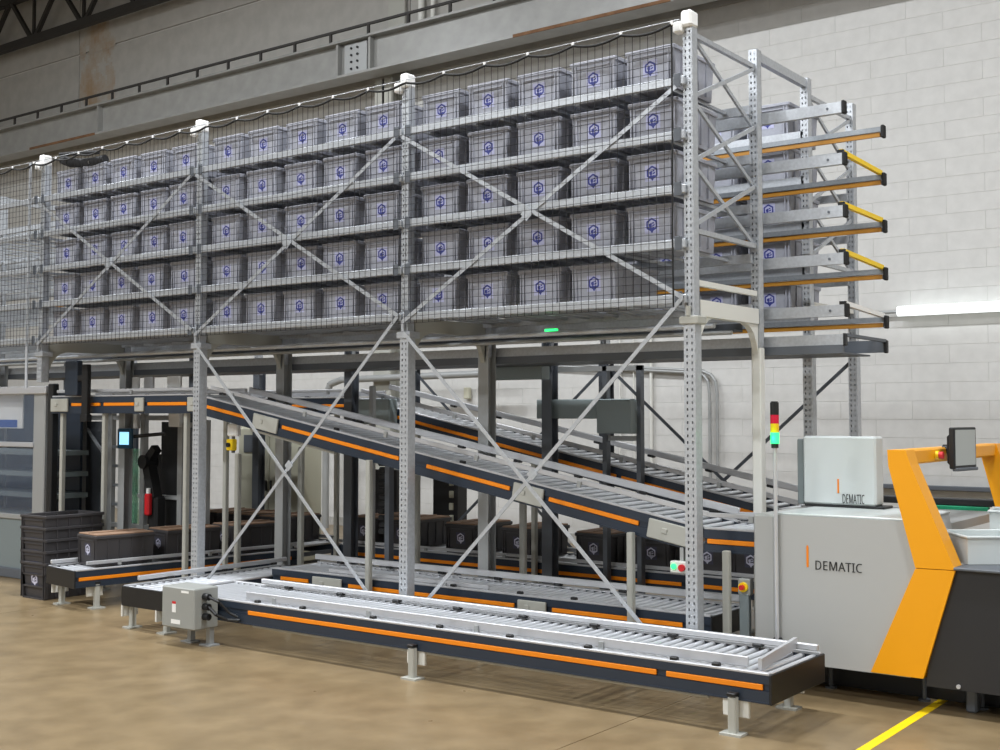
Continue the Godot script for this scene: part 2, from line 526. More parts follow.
func build_rack() -> void:
	var rk := thing("storage_rack", "tall galvanised multi-level storage rack standing on perforated posts", "rack")
	var up_front := upright_mesh(2.25, 4.1, 0.064, 0.07)
	var lo_front := upright_mesh(0.012, 2.2, 0.078, 0.08)
	var leg_stub := upright_mesh(1.96, 2.2, 0.078, 0.08)
	var up_side := upright_mesh(2.1, 4.12, 0.06, 0.07)
	var lo_side := upright_mesh(0.012, 2.1, 0.07, 0.075)
	var plate := mb().span(V(-0.08, 0, -0.12), V(0.08, 0.012, 0.008)).mesh()
	var splice := mb().cbox(V(0, 2.225, -0.045), V(0.13, 0.05, 0.12), 0.006).span(V(-0.012, 2.25, 0.0), V(0.012, 2.31, 0.02)).mesh()
	var cap := mb().cbox(V(0.004, 4.08, -0.02), V(0.075, 0.1, 0.1), 0.012).cbox(V(-0.05, 4.03, 0.01), V(0.06, 0.07, 0.07), 0.01).mesh()
	var heavy := mb().span(V(-0.05, 0.012, -0.006), V(0.05, 2.26, 0.0)).span(V(-0.05, 0.012, -0.1), V(0.05, 2.26, -0.094)).span(V(-0.004, 0.012, -0.094), V(0.004, 2.26, -0.006)).mesh()
	for k in 5:
		var x := -k * LX
		var p := put("front_post", up_front, M.galv, rk, Transform3D(Basis(), V(x, 0, 0)))
		put("post_cap", cap, M.tag_white, p)
		var q := put("front_leg", lo_front if k != 3 else leg_stub, M.galv, rk, Transform3D(Basis(), V(x, 0, 0.004)))
		if k != 3: put("base_plate", plate, M.galv_dark, q)
		put("splice_plate", splice, M.paint_grey if k == 0 else M.galv, q)
		# second row
		put("rear_post", up_side, M.galv, rk, Transform3D(Basis(), V(x, 0, -0.93)))
		if k == 0:
			var r := put("rear_leg", mb().cbox(V(0, 1.056, -0.035), V(0.066, 2.088, 0.07), 0.006).mesh(), M.paint_white, rk, Transform3D(Basis(), V(x, 0, -0.93)))
			put("base_plate", plate, M.galv_dark, r)
		else:
			var r := put("rear_leg", heavy, M.alu_grey, rk, Transform3D(Basis(), V(x, 0, -0.93)))
			put("base_plate", plate, M.galv_dark, r)
		for z in [-1.8, -2.7]:
			put("rear_post", up_side, M.galv, rk, Transform3D(Basis(), V(x, 0, z)))
			var r2 := put("rear_leg", lo_side if k == 0 else heavy, M.galv if k == 0 else M.steel_dark, rk, Transform3D(Basis(), V(x, 0, z)))
			put("base_plate", plate, M.galv_dark, r2)
		# portal beam across the first two rows, with curved gussets
		var pm: Material = M.paint_white if k == 0 else M.paint_grey
		part("portal_beam", mb().span(V(x - 0.03, 2.255, -0.92), V(x + 0.03, 2.355, -0.085)), pm, rk)
		for s in [[-0.085, -1.0], [-0.925, 1.0]]:
			var poly := PackedVector2Array([Vector2(0, 0), Vector2(0, -0.2), Vector2(-0.03, -0.12), Vector2(-0.07, -0.06), Vector2(-0.12, -0.025), Vector2(-0.2, 0)])
			var xf := Transform3D(Basis(V(0, 0, -s[1]), Vector3.UP, V(s[1], 0, 0)), V(x, 2.256, s[0]))
			part("gusset", mb().prism(poly, -0.02, 0.02, xf), pm, rk)
		part("aisle_tie", mb().span(V(x - 0.02, 4.05, -1.8), V(x + 0.02, 4.11, -1.0)), M.galv, rk)
	# end frame lattice at the open end (front pair and rear pair)
	for zz in [[-0.075, -0.925], [-1.875, -2.695]]:
		var za: float = zz[0]; var zb: float = zz[1]
		part("frame_bar", mb().bar(V(0.0, 4.0, za), V(0.0, 4.0, zb), 0.03, 0.03), M.galv, rk)
		for lv in [[4.0, 3.6], [3.6, 3.2], [3.2, 2.8]]:
			cross(rk, "frame_brace", V(-0.012, lv[0], za), V(-0.012, lv[1], zb), V(-0.012, lv[1] + 0.02, za), V(-0.012, lv[0] - 0.02, zb), 0.026, 0.016, Vector3.RIGHT, M.galv)
		part("frame_bar", mb().bar(V(0.0, 2.78, za), V(0.0, 2.78, zb), 0.03, 0.03), M.galv, rk)
		part("frame_bar", mb().bar(V(0.0, 2.46, za), V(0.0, 2.46, zb), 0.034, 0.034), M.paint_white, rk)
	# shelf beams, bay by bay
	for lv in 5:
		var y: float = BEAM[lv]
		for k in 4:
			var xa := -k * LX - 0.01; var xb := -(k + 1) * LX + 0.01
			part("shelf_beam", mb().cbox(V((xa + xb) * 0.5, y + 0.028, 0.018), V(xa - xb, 0.056, 0.034), 0.006), M.galv, rk)
			for ex in [xa - 0.045, xb + 0.045]:
				part("beam_connector", mb().cbox(V(ex, y + 0.03, 0.037), V(0.05, 0.085, 0.006), 0.002), M.steel_dark, rk)
			part("back_beam", mb().span(V(xb, y, -0.92), V(xa, y + 0.06, -0.89)), M.galv, rk)
			if k < 2: part("back_beam", mb().span(V(xb, y, -1.83), V(xa, y + 0.06, -1.8)), M.galv, rk)
			if k < 2: part("back_beam", mb().span(V(xb, y, -2.69), V(xa, y + 0.06, -2.66)), M.galv, rk)
	# bars the totes slide on
	var sb := mb().span(V(-0.014, 0.0, -0.9), V(0.014, 0.02, -0.002)).mesh()
	for lv in 5:
		for k in 4:
			for i in 5:
				var xc := -k * LX - 0.31 - 0.435 * i
				for dx in [-0.12, 0.0, 0.12]:
					if (lv < 4 and dx == 0.0) or (k == 3 and lv == 0): continue
					put("support_bar", sb, M.galv, rk, Transform3D(Basis(), V(xc + dx, BEAM[lv] + 0.02, 0.0)))
	# shuttle rails along the aisle, sticking out at the open end
	for lv in 5:
		var yn: float = NEAR_Y[lv]; var yf: float = FAR_Y[lv]
		var nr := part("near_rail", mb().span(V(-9.3, yn - 0.037, -1.06), V(0.565, yn + 0.037, -1.054)).span(V(-9.3, yn + 0.031, -1.095), V(0.565, yn + 0.037, -1.06)).span(V(-9.3, yn - 0.037, -1.095), V(0.565, yn - 0.031, -1.06)), M.galv, rk)
		part("end_cap", mb().cbox(V(0.575, yn + 0.0, -1.075), V(0.025, 0.088, 0.05), 0.006), M.rubber, nr)
		part("bolt", mb().cyl(V(0.47, yn, -1.054), V(0.47, yn, -1.049), 0.009, 6), M.steel_dark, nr)
		var fr := part("far_rail", mb().span(V(-9.3, yf, -1.73), V(0.6, yf + 0.035, -1.7)), M.galv_dark, rk)
		part("power_strip", mb().span(V(-9.3, yf - 0.035, -1.725), V(0.59, yf - 0.004, -1.705)), M.bus, fr)
		part("end_cap", mb().cbox(V(0.612, yf, -1.715), V(0.025, 0.09, 0.05), 0.006), M.rubber, fr)
		if lv > 0:
			part("end_bar", mb().bar(V(0.55, yn + 0.05, -1.07), V(0.59, yf + 0.045, -1.71), 0.028, 0.03), M.tag_white if lv == 4 else M.bar_yellow, nr)
			part("bar_bracket", mb().span(V(0.53, yn + 0.02, -1.085), V(0.57, yn + 0.06, -1.06)), M.rubber, nr)
	# lowest tray
	var ty := 2.14
	var tn := part("tray_rail", mb().span(V(-9.3, ty - 0.035, -1.06), V(0.555, ty + 0.035, -1.05)), M.galv, rk)
	part("tray_lip", mb().span(V(-9.3, ty - 0.09, -1.075), V(0.555, ty - 0.035, -1.04)), M.steel_dark, tn)
	part("end_cap", mb().cbox(V(0.56, ty, -1.075), V(0.02, 0.08, 0.05), 0.005), M.black, tn)
	var tf := part("tray_rail", mb().span(V(-9.3, ty - 0.06, -1.72), V(0.6, ty + 0.025, -1.7)), M.steel_dark, rk)
	part("end_cap", mb().cbox(V(0.608, ty - 0.02, -1.71), V(0.025, 0.09, 0.04), 0.006), M.black, tf)
	part("tray_end", mb().bar(V(0.56, ty + 0.03, -1.08), V(0.6, ty + 0.02, -1.7), 0.03, 0.02), M.steel_dark, rk)
	part("tray_plate", mb().span(V(-9.3, ty - 0.085, -1.7), V(0.5, ty - 0.075, -1.08)), M.steel_dark, rk)
	# second deck pipes under the front shelf
	part("deck_pipe", mb().cyl(V(-9.3, 2.22, -0.45), V(-0.06, 2.22, -0.45), 0.018, 8), M.galv, rk)
	part("deck_pipe", mb().cyl(V(-9.3, 2.19, -0.7), V(-0.06, 2.19, -0.7), 0.014, 8), M.alu_grey, rk)
	part("cable_tray", mb().span(V(-9.3, 2.2, -0.86), V(-0.06, 2.215, -0.74)).span(V(-9.3, 2.215, -0.86), V(-0.06, 2.26, -0.853)), M.steel_dark, rk)
	var ind := part("indicator", mb().cbox(V(-1.33, 2.245, -0.46), V(0.1, 0.02, 0.03), 0.004), M.led_green, rk)
	ind.set_meta("label", "small green indicator lamp glowing under the shelf")
	# cross braces on the front, upper tier and lower tier
	for k in 3:
		var xa := -k * LX; var xb := -(k + 1) * LX
		cross(rk, "front_brace", V(xa - 0.06, 3.66, 0.042), V(xb + 0.01, 2.31, 0.042), V(xb + 0.01, 3.66, 0.042), V(xa - 0.02, 2.36, 0.042), 0.028, 0.006, Vector3.BACK, M.galv, 0.07)
	for k in 2:
		var xa := -k * LX; var xb := -(k + 1) * LX
		cross(rk, "front_brace", V(xa - 0.02, 2.36, 0.05), V(xb + 0.03, 0.16, 0.004), V(xb + 0.04, 2.24, 0.05), V(xa - 0.03, 0.06, 0.004), 0.026, 0.006, Vector3.BACK, M.galv, 0.06)
	# dark braces in the rear row
	for s in [[0.0, -LX], [-LX, -2 * LX]]:
		cross(rk, "rear_brace", V(s[0], 2.1, -2.76), V(s[1], 0.1, -2.76), V(s[1], 2.1, -2.76), V(s[0], 0.1, -2.76), 0.028, 0.006, Vector3.BACK, M.steel_dark)
	solo("net_bundle", mb().tube([V(-6.75, 4.09, -0.12), V(-6.6, 4.04, -0.1), V(-6.42, 4.02, -0.13), V(-6.25, 4.0, -0.1), V(-6.08, 4.01, -0.12)], 0.045, 8).tube([V(-6.7, 4.12, -0.05), V(-6.4, 4.1, -0.06), V(-6.08, 4.06, -0.04)], 0.02, 6), M.net, "black rolled bundle of net lying on top of the rack", "net bundle")
	part("net_pole", mb().cyl(V(-6.98, 1.9, 0.08), V(-6.98, 4.05, 0.08), 0.014, 8), M.galv, rk)

# ---------- safety net ----------
func build_net() -> void:
	var nt := thing("safety_net", "black square-mesh safety net hung over the rack front", "net", V(0, 0, 0.1))
	var x0 := -9.0; var x1 := -0.055; var y0 := 2.3; var y1 := 4.03
	var fn := FastNoiseLite.new(); fn.seed = 4; fn.frequency = 0.6
	var b := mb()
	var pt := func(x: float, y: float) -> Vector3:
		return Vector3(x + 0.006 * fn.get_noise_2d(x * 2.0, y * 3.0), y + 0.008 * fn.get_noise_2d(x * 1.5 + 40.0, y * 3.0), 0.008 * fn.get_noise_2d(x * 1.3 - 30.0, y * 1.6))
	var w := 0.0027
	var top := func(x: float) -> float:
		var ph := fposmod(-x - 0.053, 0.36) / 0.36
		return y1 - 0.03 * sin(ph * PI)
	var nx := int((x1 - x0) / 0.055)
	for i in nx + 1:
		var x := x0 + (x1 - x0) * i / nx
		var yt: float = top.call(x)
		for j in 7:
			var a: Vector3 = pt.call(x, y0 + (yt - y0) * j / 7.0); var c: Vector3 = pt.call(x, y0 + (yt - y0) * (j + 1) / 7.0)
			b.bar(a, c, w, w, Vector3.BACK)
	var ny := 33
	for j in ny:
		var y := y0 + 0.05 * j
		for i in 40:
			var a: Vector3 = pt.call(x0 + (x1 - x0) * i / 40.0, y); var c: Vector3 = pt.call(x0 + (x1 - x0) * (i + 1) / 40.0, y)
			b.bar(a, c, w, w, Vector3.BACK)
	var th := part("mesh_threads", b, M.net, nt)
	th.set_meta("kind", "stuff")
	var pts := []
	for i in 201:
		var x := x0 + (x1 - x0) * i / 200.0
		pts.append(V(x, top.call(x), 0.002))
	part("head_rope", mb().tube(pts, 0.009, 5), M.rope, nt)
	part("edge_rope", mb().tube([V(x1, y1, 0), V(x1 + 0.004, 3.3, 0.004), V(x1 - 0.003, 2.7, 0), V(x1, y0, 0)], 0.006, 5), M.rope, nt)
	part("head_wire", mb().cyl(V(x0, 4.05, 0), V(0.0, 4.05, 0), 0.003, 5), M.galv, nt)
	var clip := mb().cbox(Vector3.ZERO, Vector3(0.02, 0.03, 0.014), 0.003).mesh()
	var cx := -0.053
	while cx > x0:
		put("clip", clip, M.tag_white, nt, Transform3D(Basis(), Vector3(cx, y1 + 0.008, 0)))
		cx -= 0.36

# ---------- totes ----------
func make_tote(called: String, label: String, W: float, D: float, H: float, body: Material, logo: Material, lid: Material, tp := 0.012) -> Node3D:
	var t := thing(called, label, "tote")
	var b := mb()
	var hw := W * 0.5 - 0.008
	var f := -0.006; var k := -D + 0.006
	var lo := [V(-hw + tp, 0, f - tp), V(hw - tp, 0, f - tp), V(hw - tp, 0, k + tp), V(-hw + tp, 0, k + tp)]
	var hi := [V(-hw, H, f), V(hw, H, f), V(hw, H, k), V(-hw, H, k)]
	var inn := [V(-hw + 0.006, H, f - 0.006), V(hw - 0.006, H, f - 0.006), V(hw - 0.006, H, k + 0.006), V(-hw + 0.006, H, k + 0.006)]
	var fl := [V(-hw + tp + 0.006, 0.008, f - tp - 0.006), V(hw - tp - 0.006, 0.008, f - tp - 0.006), V(hw - tp - 0.006, 0.008, k + tp + 0.006), V(-hw + tp + 0.006, 0.008, k + tp + 0.006)]
	for i in 4:
		var j := (i + 1) % 4
		b.quad(lo[i], lo[j], hi[j], hi[i])
		b.quad(hi[i], hi[j], inn[j], inn[i])
		b.quad(inn[i], inn[j], fl[j], fl[i])
	b.quad(lo[3], lo[2], lo[1], lo[0])
	b.quad(fl[0], fl[1], fl[2], fl[3])
	# ribs on the front face and the sides
	for x in [-hw + 0.012, -hw + 0.038, hw - 0.012, hw - 0.038]:
		b.span(V(x - 0.004, 0.012, f - tp), V(x + 0.004, H - 0.02, f + 0.004))
	for z in [0.2, 0.4, 0.6, 0.8]:
		for s in [-1.0, 1.0]:
			b.span(V(s * (hw - tp), 0.02, -D * z - 0.005), V(s * (hw + 0.004), H - 0.02, -D * z + 0.005))
	b.span(V(-hw + tp, 0.0, f - tp), V(hw - tp, 0.014, f - 0.002))
	part("body", b, body, t)
	var rim := mb()
	rim.cbox(V(0, H - 0.012, f), V(W, 0.024, 0.016), 0.004)
	rim.cbox(V(0, H - 0.014, k - 0.002), V(W, 0.028, 0.02), 0.004)
	rim.cbox(V(-hw, H - 0.014, -D * 0.5), V(0.02, 0.028, D), 0.004)
	rim.cbox(V(hw, H - 0.014, -D * 0.5), V(0.02, 0.028, D), 0.004)
	rim.span(V(-hw + 0.05, H - 0.05, f - 0.004), V(hw - 0.05, H - 0.042, f + 0.006))
	part("rim", rim, body, t)
	part("logo_label", mb().panel_uv(V(0, H * 0.52, f + 0.0008 - tp * 0.45), W * 0.29, W * 0.29, Vector3.RIGHT, V(0, 1, tp / H).normalized()), logo, t)
	if lid != null:
		part("lid", mb().cbox(V(0, H + 0.006, -D * 0.5), V(W - 0.02, 0.014, D - 0.02), 0.004).span(V(-0.008, H + 0.012, -D + 0.02), V(0.008, H + 0.02, -0.02)), lid, t)
	return t

const ORD := ["first", "second", "third", "fourth", "fifth", "sixth", "seventh", "eighth", "ninth", "tenth", "eleventh", "twelfth", "thirteenth", "fourteenth", "fifteenth"]
const SHELF := ["top", "second", "middle", "fourth", "bottom"]

func build_totes() -> void:
	var rng := RandomNumberGenerator.new(); rng.seed = 77
	var proto: Node3D = null
	for lv in 5:
		for k in 3:
			for i in 5:
				if lv == 4 and k == 0 and i == 0: continue   # the empty place
				var nth := k * 5 + i
				var x := -k * LX - 0.31 - 0.435 * i + rng.randf_range(-0.008, 0.008)
				var p := V(x, BEAM[lv] + 0.041, -0.075 - rng.randf() * 0.025)
				var label := "light grey tote on the %s shelf, %s from the open rack end" % [SHELF[lv], ORD[nth]]
				if proto == null:
					proto = make_tote("storage_tote", label, 0.358, 0.56, 0.266, M.tote, M.logo, null)
					proto.position = p
					proto.set_meta("group", "grey totes behind the net")
				else:
					copy(proto, label, p)
	# far side of the aisle: the totes that show through the open end
	for lv in 5:
		for i in 4:
			var x := -0.31 - 0.435 * i
			var c := copy(proto, "light grey tote beyond the aisle, %s shelf, %s from the open end" % [SHELF[lv], ORD[i]], V(x, BEAM[lv] + 0.041, -1.84))
			c.set_meta("group", "grey totes beyond the aisle")

# ---------- conveyors ----------
# local frame: runs along +x, near side at z = 0, far side at z = -wid, y = 0 at the top of the side frames
var roller_cache := {}

func conveyor(label: String, at: Vector3, turn: float, tilt: float, ln: float, wid: float, o: Dictionary) -> Node3D:
	var c := thing(o.get("called", "roller_conveyor"), label, "conveyor", at)
	c.basis = Basis(Vector3.UP, turn) * Basis(Vector3.BACK, tilt)
	var sh: float = o.get("sh", 0.16)
	var sy: float = o.get("strip_y", -0.08)
	for s in [[0.0, 1.0, "side_frame"], [-wid, -1.0, "side_frame"]]:
		var z: float = s[0]; var g: float = s[1]
		var b := mb()
		b.span(V(0, -sh, z - g * 0.03), V(ln, sy - 0.018, z))
		b.span(V(0, sy + 0.018, z - g * 0.03), V(ln, -0.012, z))
		b.span(V(0, sy - 0.018, z - g * 0.03), V(ln, sy + 0.018, z - g * 0.012))
		b.span(V(0, -sh, z - g * 0.045), V(ln, -sh + 0.008, z + g * 0.004))
		var f := part(s[2], b, M.navy, c)
		part("top_edge", mb().cbox(V(ln * 0.5, -0.005, z - g * 0.017), V(ln, 0.014, 0.036), 0.003), M.alu, f)
		if g > 0:
			for st in o.get("strips", []):
				part("orange_strip", mb().cbox(V((st[0] + st[1]) * 0.5, sy, z - 0.006), V(st[1] - st[0], 0.03, 0.014), 0.003), M.orange, f)
			for pl in o.get("plates", []):
				part("drive_plate", mb().cbox(V((pl[0] + pl[1]) * 0.5, sy - 0.005, z + 0.008), V(pl[1] - pl[0], sh * 0.75, 0.02), 0.005).cbox(V(pl[0] + (pl[1] - pl[0]) * 0.35, sy, z + 0.02), V(0.04, 0.035, 0.014), 0.004), M.paint_grey, f)
			for bx in o.get("sensors", []):
				part("sensor", mb().cbox(V(bx, 0.009, z - 0.02), V(0.045, 0.022, 0.032), 0.005), M.black, f)
	# rollers
	var key := "%.3f" % wid
	if not roller_cache.has(key):
		roller_cache[key] = mb().cyl(V(0, 0, -0.035), V(0, 0, -wid + 0.035), 0.0175, 12).cyl(V(0, 0, -0.028), V(0, 0, -0.035), 0.01, 6).mesh()
	var pitch: float = o.get("pitch", 0.068)
	var n := int(ln / pitch)
	for i in n:
		put("roller", roller_cache[key], M.chrome, c, Transform3D(Basis(), V((i + 0.5) * ln / n, -0.024, 0)))
	var cr := maxi(1, int(ln / 1.1))
	for i in cr + 1:
		part("cross_member", mb().span(V(0.02 + (ln - 0.06) * i / cr, -sh + 0.01, -wid + 0.03), V(0.06 + (ln - 0.06) * i / cr, -sh + 0.05, -0.03)), M.steel_dark, c)
	# guides
	if o.get("near_guide", 0.0) > 0.0:
		var gh: float = o.near_guide; var a: float = o.get("near_from", 0.0); var e: float = o.get("near_to", ln)
		var y0: float = o.get("near_y", 0.0)
		var nz: float = o.get("near_z", 0.056)
		var gr := part("guide_rail", mb().cbox(V((a + e) * 0.5, y0 + gh * 0.5, -nz), V(e - a, gh, 0.016), 0.004), M.alu, c)
		var x := a + 0.3
		while x < e:
			part("guide_bracket", mb().span(V(x - 0.015, y0 - 0.02, -nz + 0.006), V(x + 0.015, y0 + gh * 0.6, -nz + 0.02)), M.alu_grey, gr)
			x += 0.9
	if o.get("far_guide", 0.0) > 0.0:
		var gh: float = o.far_guide; var a: float = o.get("far_from", 0.0); var e: float = o.get("far_to", ln)
		var y0: float = o.get("far_y", 0.015)
		var gr := part("guide_rail", mb().cbox(V((a + e) * 0.5, y0 + gh * 0.5, -wid + 0.05), V(e - a, gh, 0.03), 0.005), M.alu, c)
		var x := a + 0.3
		while x < e:
			part("guide_bracket", mb().cbox(V(x, y0 - 0.006, -wid + 0.055), V(0.06, 0.02, 0.045), 0.005), M.black, gr)
			x += 0.55
	for e in o.get("ends", []):
		var x: float = 0.0 if e == 0 else ln
		part("end_plate", mb().cbox(V(x + (-0.008 if e == 0 else 0.008), -sh * 0.5 - 0.004, -wid * 0.5), V(0.016, sh, wid + 0.01), 0.004), M.black, c)
	for lg in o.get("legs", []):   # [x, z, height]
		var b := mb()
		var h: float = lg[2]
		b.cbox(V(0, -h * 0.5, 0), V(0.045, h, 0.045), 0.006)
		b.span(V(-0.06, -h, -0.045), V(0.06, -h + 0.012, 0.045))
		var top := 0.02 - sh
		var leg := part("leg", b, M.paint_grey, c, Transform3D(Basis(Vector3.BACK, -tilt), V(lg[0], top, lg[1])))
		if not o.get("plain_legs", false):
			part("foot_bracket", mb().cbox(V(0, -0.06, -0.04), V(0.15, 0.1, 0.02), 0.004), M.paint_white, leg)
			part("leg_cap", mb().cbox(V(0, 0.012, 0.004), V(0.05, 0.02, 0.05), 0.004), M.black, leg)
	return c

func build_conveyors() -> void:
	# along the front of the rack
	var c1 := conveyor("long low roller conveyor in front of the rack with unbroken orange strip", V(-4.04, 0.33, 0.72), 0, 0, 4.856, 0.7, {
		"sh": 0.155, "strip_y": -0.073, "strips": [[0.92, 4.2], [4.26, 4.82]], "near_guide": 0.055, "near_z": 0.095, "near_from": 0.8, "far_guide": 0.036, "far_from": 0.35, "near_to": 4.7,
		"ends": [1], "sensors": [1.0, 1.45, 2.1, 2.66, 3.2, 3.75, 4.3, 4.55], "legs": [[2.475, 0.022, 0.195], [4.665, 0.022, 0.195], [2.475, -0.68, 0.195], [4.665, -0.68, 0.195], [0.62, -0.68, 0.195]]})
	part("end_stop", mb().bar(V(4.72, 0.045, -0.66), V(4.78, 0.03, -0.06), 0.02, 0.06), M.alu, c1)
	part("cable_run", mb().tube([V(0.95, -0.166, -0.03), V(1.6, -0.168, -0.035), V(2.4, -0.166, -0.03), V(3.2, -0.168, -0.035), V(4.5, -0.166, -0.03)], 0.012, 6), M.paint_grey, c1)
	# joins the front line to the line behind the posts
	conveyor("short cross conveyor at the far end of the front line, black end plate", V(-4.05, 0.33, 0.72), PI / 2, 0, 1.66, 0.5, {
		"sh": 0.15, "strip_y": -0.07, "strips": [[0.78, 1.0]], "far_guide": 0.036, "far_from": 0.1, "far_y": 0.03, "ends": [0], "legs": [[0.06, -0.04, 0.2], [0.06, -0.46, 0.2], [1.6, -0.46, 0.2]]})
	# behind the front posts
	conveyor("low roller conveyor behind the front posts with broken orange strips", V(-4.03, 0.40, -0.34), 0, 0, 3.98, 0.55, {
		"sh": 0.14, "strip_y": -0.08, "strips": [[0.1, 0.42], [0.86, 1.4], [1.46, 2.46], [2.78, 3.78]], "plates": [[0.48, 0.8], [2.5, 2.74]], "far_guide": 0.045, "far_y": 0.02, "near_guide": 0.03, "near_from": 0.6, "near_to": 2.2, "ends": [1],
		"sensors": [1.9, 2.5, 2.95, 3.35], "legs": [[0.5, -0.03, 0.28], [2.0, -0.03, 0.28], [3.8, -0.03, 0.28], [0.5, -0.52, 0.28], [3.8, -0.52, 0.28]]})
	# under the rear row
	conveyor("low conveyor under the rear row carrying charcoal totes", V(-5.0, 0.40, -2.0), 0, 0, 4.7, 0.68, {
		"sh": 0.15, "strip_y": -0.085, "strips": [[0.2, 1.9], [1.95, 3.85], [3.95, 4.65]], "far_guide": 0.04, "near_guide": 0.03, "near_z": 0.03, "near_y": 0.01, "legs": [[0.4, -0.03, 0.27], [2.5, -0.03, 0.27], [4.5, -0.03, 0.27]]})
	# far end, running away from the viewer
	conveyor("cross conveyor beside the nested charcoal totes, running under the rack", V(-5.55, 0.34, 0.47), deg_to_rad(82), 0, 2.3, 0.52, {
		"sh": 0.15, "strip_y": -0.08, "strips": [[0.03, 2.2]], "far_guide": 0.035, "near_guide": 0.03, "near_y": 0.03, "near_from": 0.12, "ends": [0], "legs": [[0.2, -0.02, 0.21], [0.1, -0.46, 0.21], [2.0, -0.02, 0.21]]})
	# descending line: high flat part, slope, low flat part
	conveyor("high level conveyor feeding the front slope from the glazed cell", V(-7.2, 1.835, -0.34), 0, 0, 2.27, 0.55, {
		"sh": 0.17, "strip_y": -0.085, "strips": [[0.32, 0.78], [0.84, 1.3], [1.5, 2.05]], "plates": [[0.0, 0.28], [1.33, 1.46], [2.08, 2.28]], "far_guide": 0.04, "near_guide": 0.03, "near_y": 0.03, "pitch": 0.09,
		"plain_legs": true, "legs": [[0.12, -0.05, 1.67], [0.8, -0.05, 1.67], [2.0, -0.05, 1.67], [2.0, -0.5, 1.67]]})
	var t1 := -atan2(0.865, 4.8)
	var inc := conveyor("front sloping conveyor descending behind the perforated posts", V(-4.9, 1.812, -0.34), 0, t1, 4.877, 0.55, {
		"called": "incline_conveyor", "sh": 0.165, "strip_y": -0.085, "strips": [[0.04, 0.55], [1.0, 2.3], [2.58, 3.36], [3.7, 4.42]], "plates": [[0.66, 0.96], [3.4, 3.66], [4.5, 4.86]], "far_guide": 0.05, "far_y": 0.04, "near_guide": 0.035, "near_y": 0.06, "pitch": 0.09,
		"sensors": [1.6, 2.9], "plain_legs": true, "legs": [[2.05, 0.045, 1.305], [4.4, 0.045, 0.872]]})
	part("frame_tube", mb().cyl(V(0.6, -0.18, -0.04), V(1.6, -0.18, -0.04), 0.016, 8), M.paint_grey, inc)
	conveyor("short level conveyor leading from the front slope into the workstation", V(-0.09, 0.945, -0.34), 0, 0, 0.34, 0.55, {
		"sh": 0.15, "strip_y": -0.085, "strips": [[0.02, 0.34]], "far_guide": 0.05, "near_guide": 0.03, "near_y": 0.06, "plain_legs": true, "legs": [[0.175, 0.045, 0.815]]})
	var t2 := -atan2(0.897, 4.47)
	conveyor("rear high level conveyor behind the third row of posts", V(-7.2, 1.825, -2.0), 0, 0, 2.5, 0.5, {
		"sh": 0.17, "strip_y": -0.085, "strips": [[0.3, 1.3], [1.5, 2.4]], "far_guide": 0.05, "near_guide": 0.03, "near_y": 0.05, "pitch": 0.1, "plain_legs": true, "legs": [[0.2, 0.03, 1.67], [2.3, 0.03, 1.67]]})
	conveyor("rear sloping conveyor descending behind the third row of posts", V(-4.67, 1.82, -2.0), 0, t2, 4.56, 0.5, {
		"called": "incline_conveyor", "sh": 0.165, "strip_y": -0.085, "strips": [[0.1, 2.25], [2.3, 3.0], [3.05, 4.5]], "far_guide": 0.05, "far_y": 0.09, "near_guide": 0.04, "near_y": 0.05, "pitch": 0.1,
		"plain_legs": true, "legs": [[2.2, 0.03, 1.23], [4.3, 0.03, 0.81]]})
	# junction box at the end of the front line
	var jb := thing("junction_box", "grey electrical junction box on the front conveyor's far end", "control box", V(-3.6, 0, 0.84))
	part("case", mb().cbox(V(0, 0.275, 0), V(0.36, 0.29, 0.22), 0.008), M.box_grey, jb)
	part("nameplate", mb().span(V(0.04, 0.385, 0.11), V(0.12, 0.4, 0.112)), M.tag_white, jb)
	part("warning_label", mb().span(V(-0.06, 0.24, 0.11), V(-0.02, 0.3, 0.112)), M.tag_white, jb)
	var wl := part("warning_header", mb().span(V(-0.06, 0.3, 0.11), V(-0.02, 0.318, 0.112)), M.red, jb)
	wl.set_meta("label", "red heading of the warning label")
	part("barcode_label", mb().span(V(-0.07, 0.16, 0.11), V(0.03, 0.19, 0.112)), M.tag_white, jb)
	for i in 3:
		part("cable_gland", mb().cyl(V(0.18, 0.36 - i * 0.07, 0.02), V(0.235, 0.36 - i * 0.07, 0.02), 0.024, 10), M.black, jb)
	part("cable", mb().tube([V(0.23, 0.36, 0.02), V(0.32, 0.33, 0.0), V(0.36, 0.25, -0.06), V(0.4, 0.22, -0.1)], 0.01, 6).tube([V(0.23, 0.29, 0.02), V(0.3, 0.24, 0.01), V(0.34, 0.2, -0.06), V(0.42, 0.2, -0.1)], 0.012, 6), M.black, jb)
	part("bracket", mb().span(V(-0.1, 0.0, -0.1), V(-0.06, 0.14, -0.06)).span(V(-0.14, 0.0, -0.11), V(-0.02, 0.01, -0.03)), M.alu_grey, jb)
	part("bracket", mb().span(V(0.12, 0.0, -0.09), V(0.16, 0.14, -0.05)).span(V(0.08, 0.0, -0.11), V(0.2, 0.01, -0.02)), M.alu_grey, jb)
	# charcoal totes: nested stack on the floor
	var dark := make_tote("charcoal_tote", "lowest charcoal tote of the nested stack on the floor, white emblem", 0.41, 0.6, 0.33, M.tote_dark, M.logo_dark, null, 0.032)
	dark.position = V(-6.46, 0, 0.3)
	dark.set_meta("group", "charcoal totes")
	for i in 4:
		copy(dark, "nested charcoal tote in the floor stack, %s up from the lowest" % ORD[i], V(-6.46 + 0.004 * (i % 2), 0.105 * (i + 1), 0.3 + 0.003 * i))
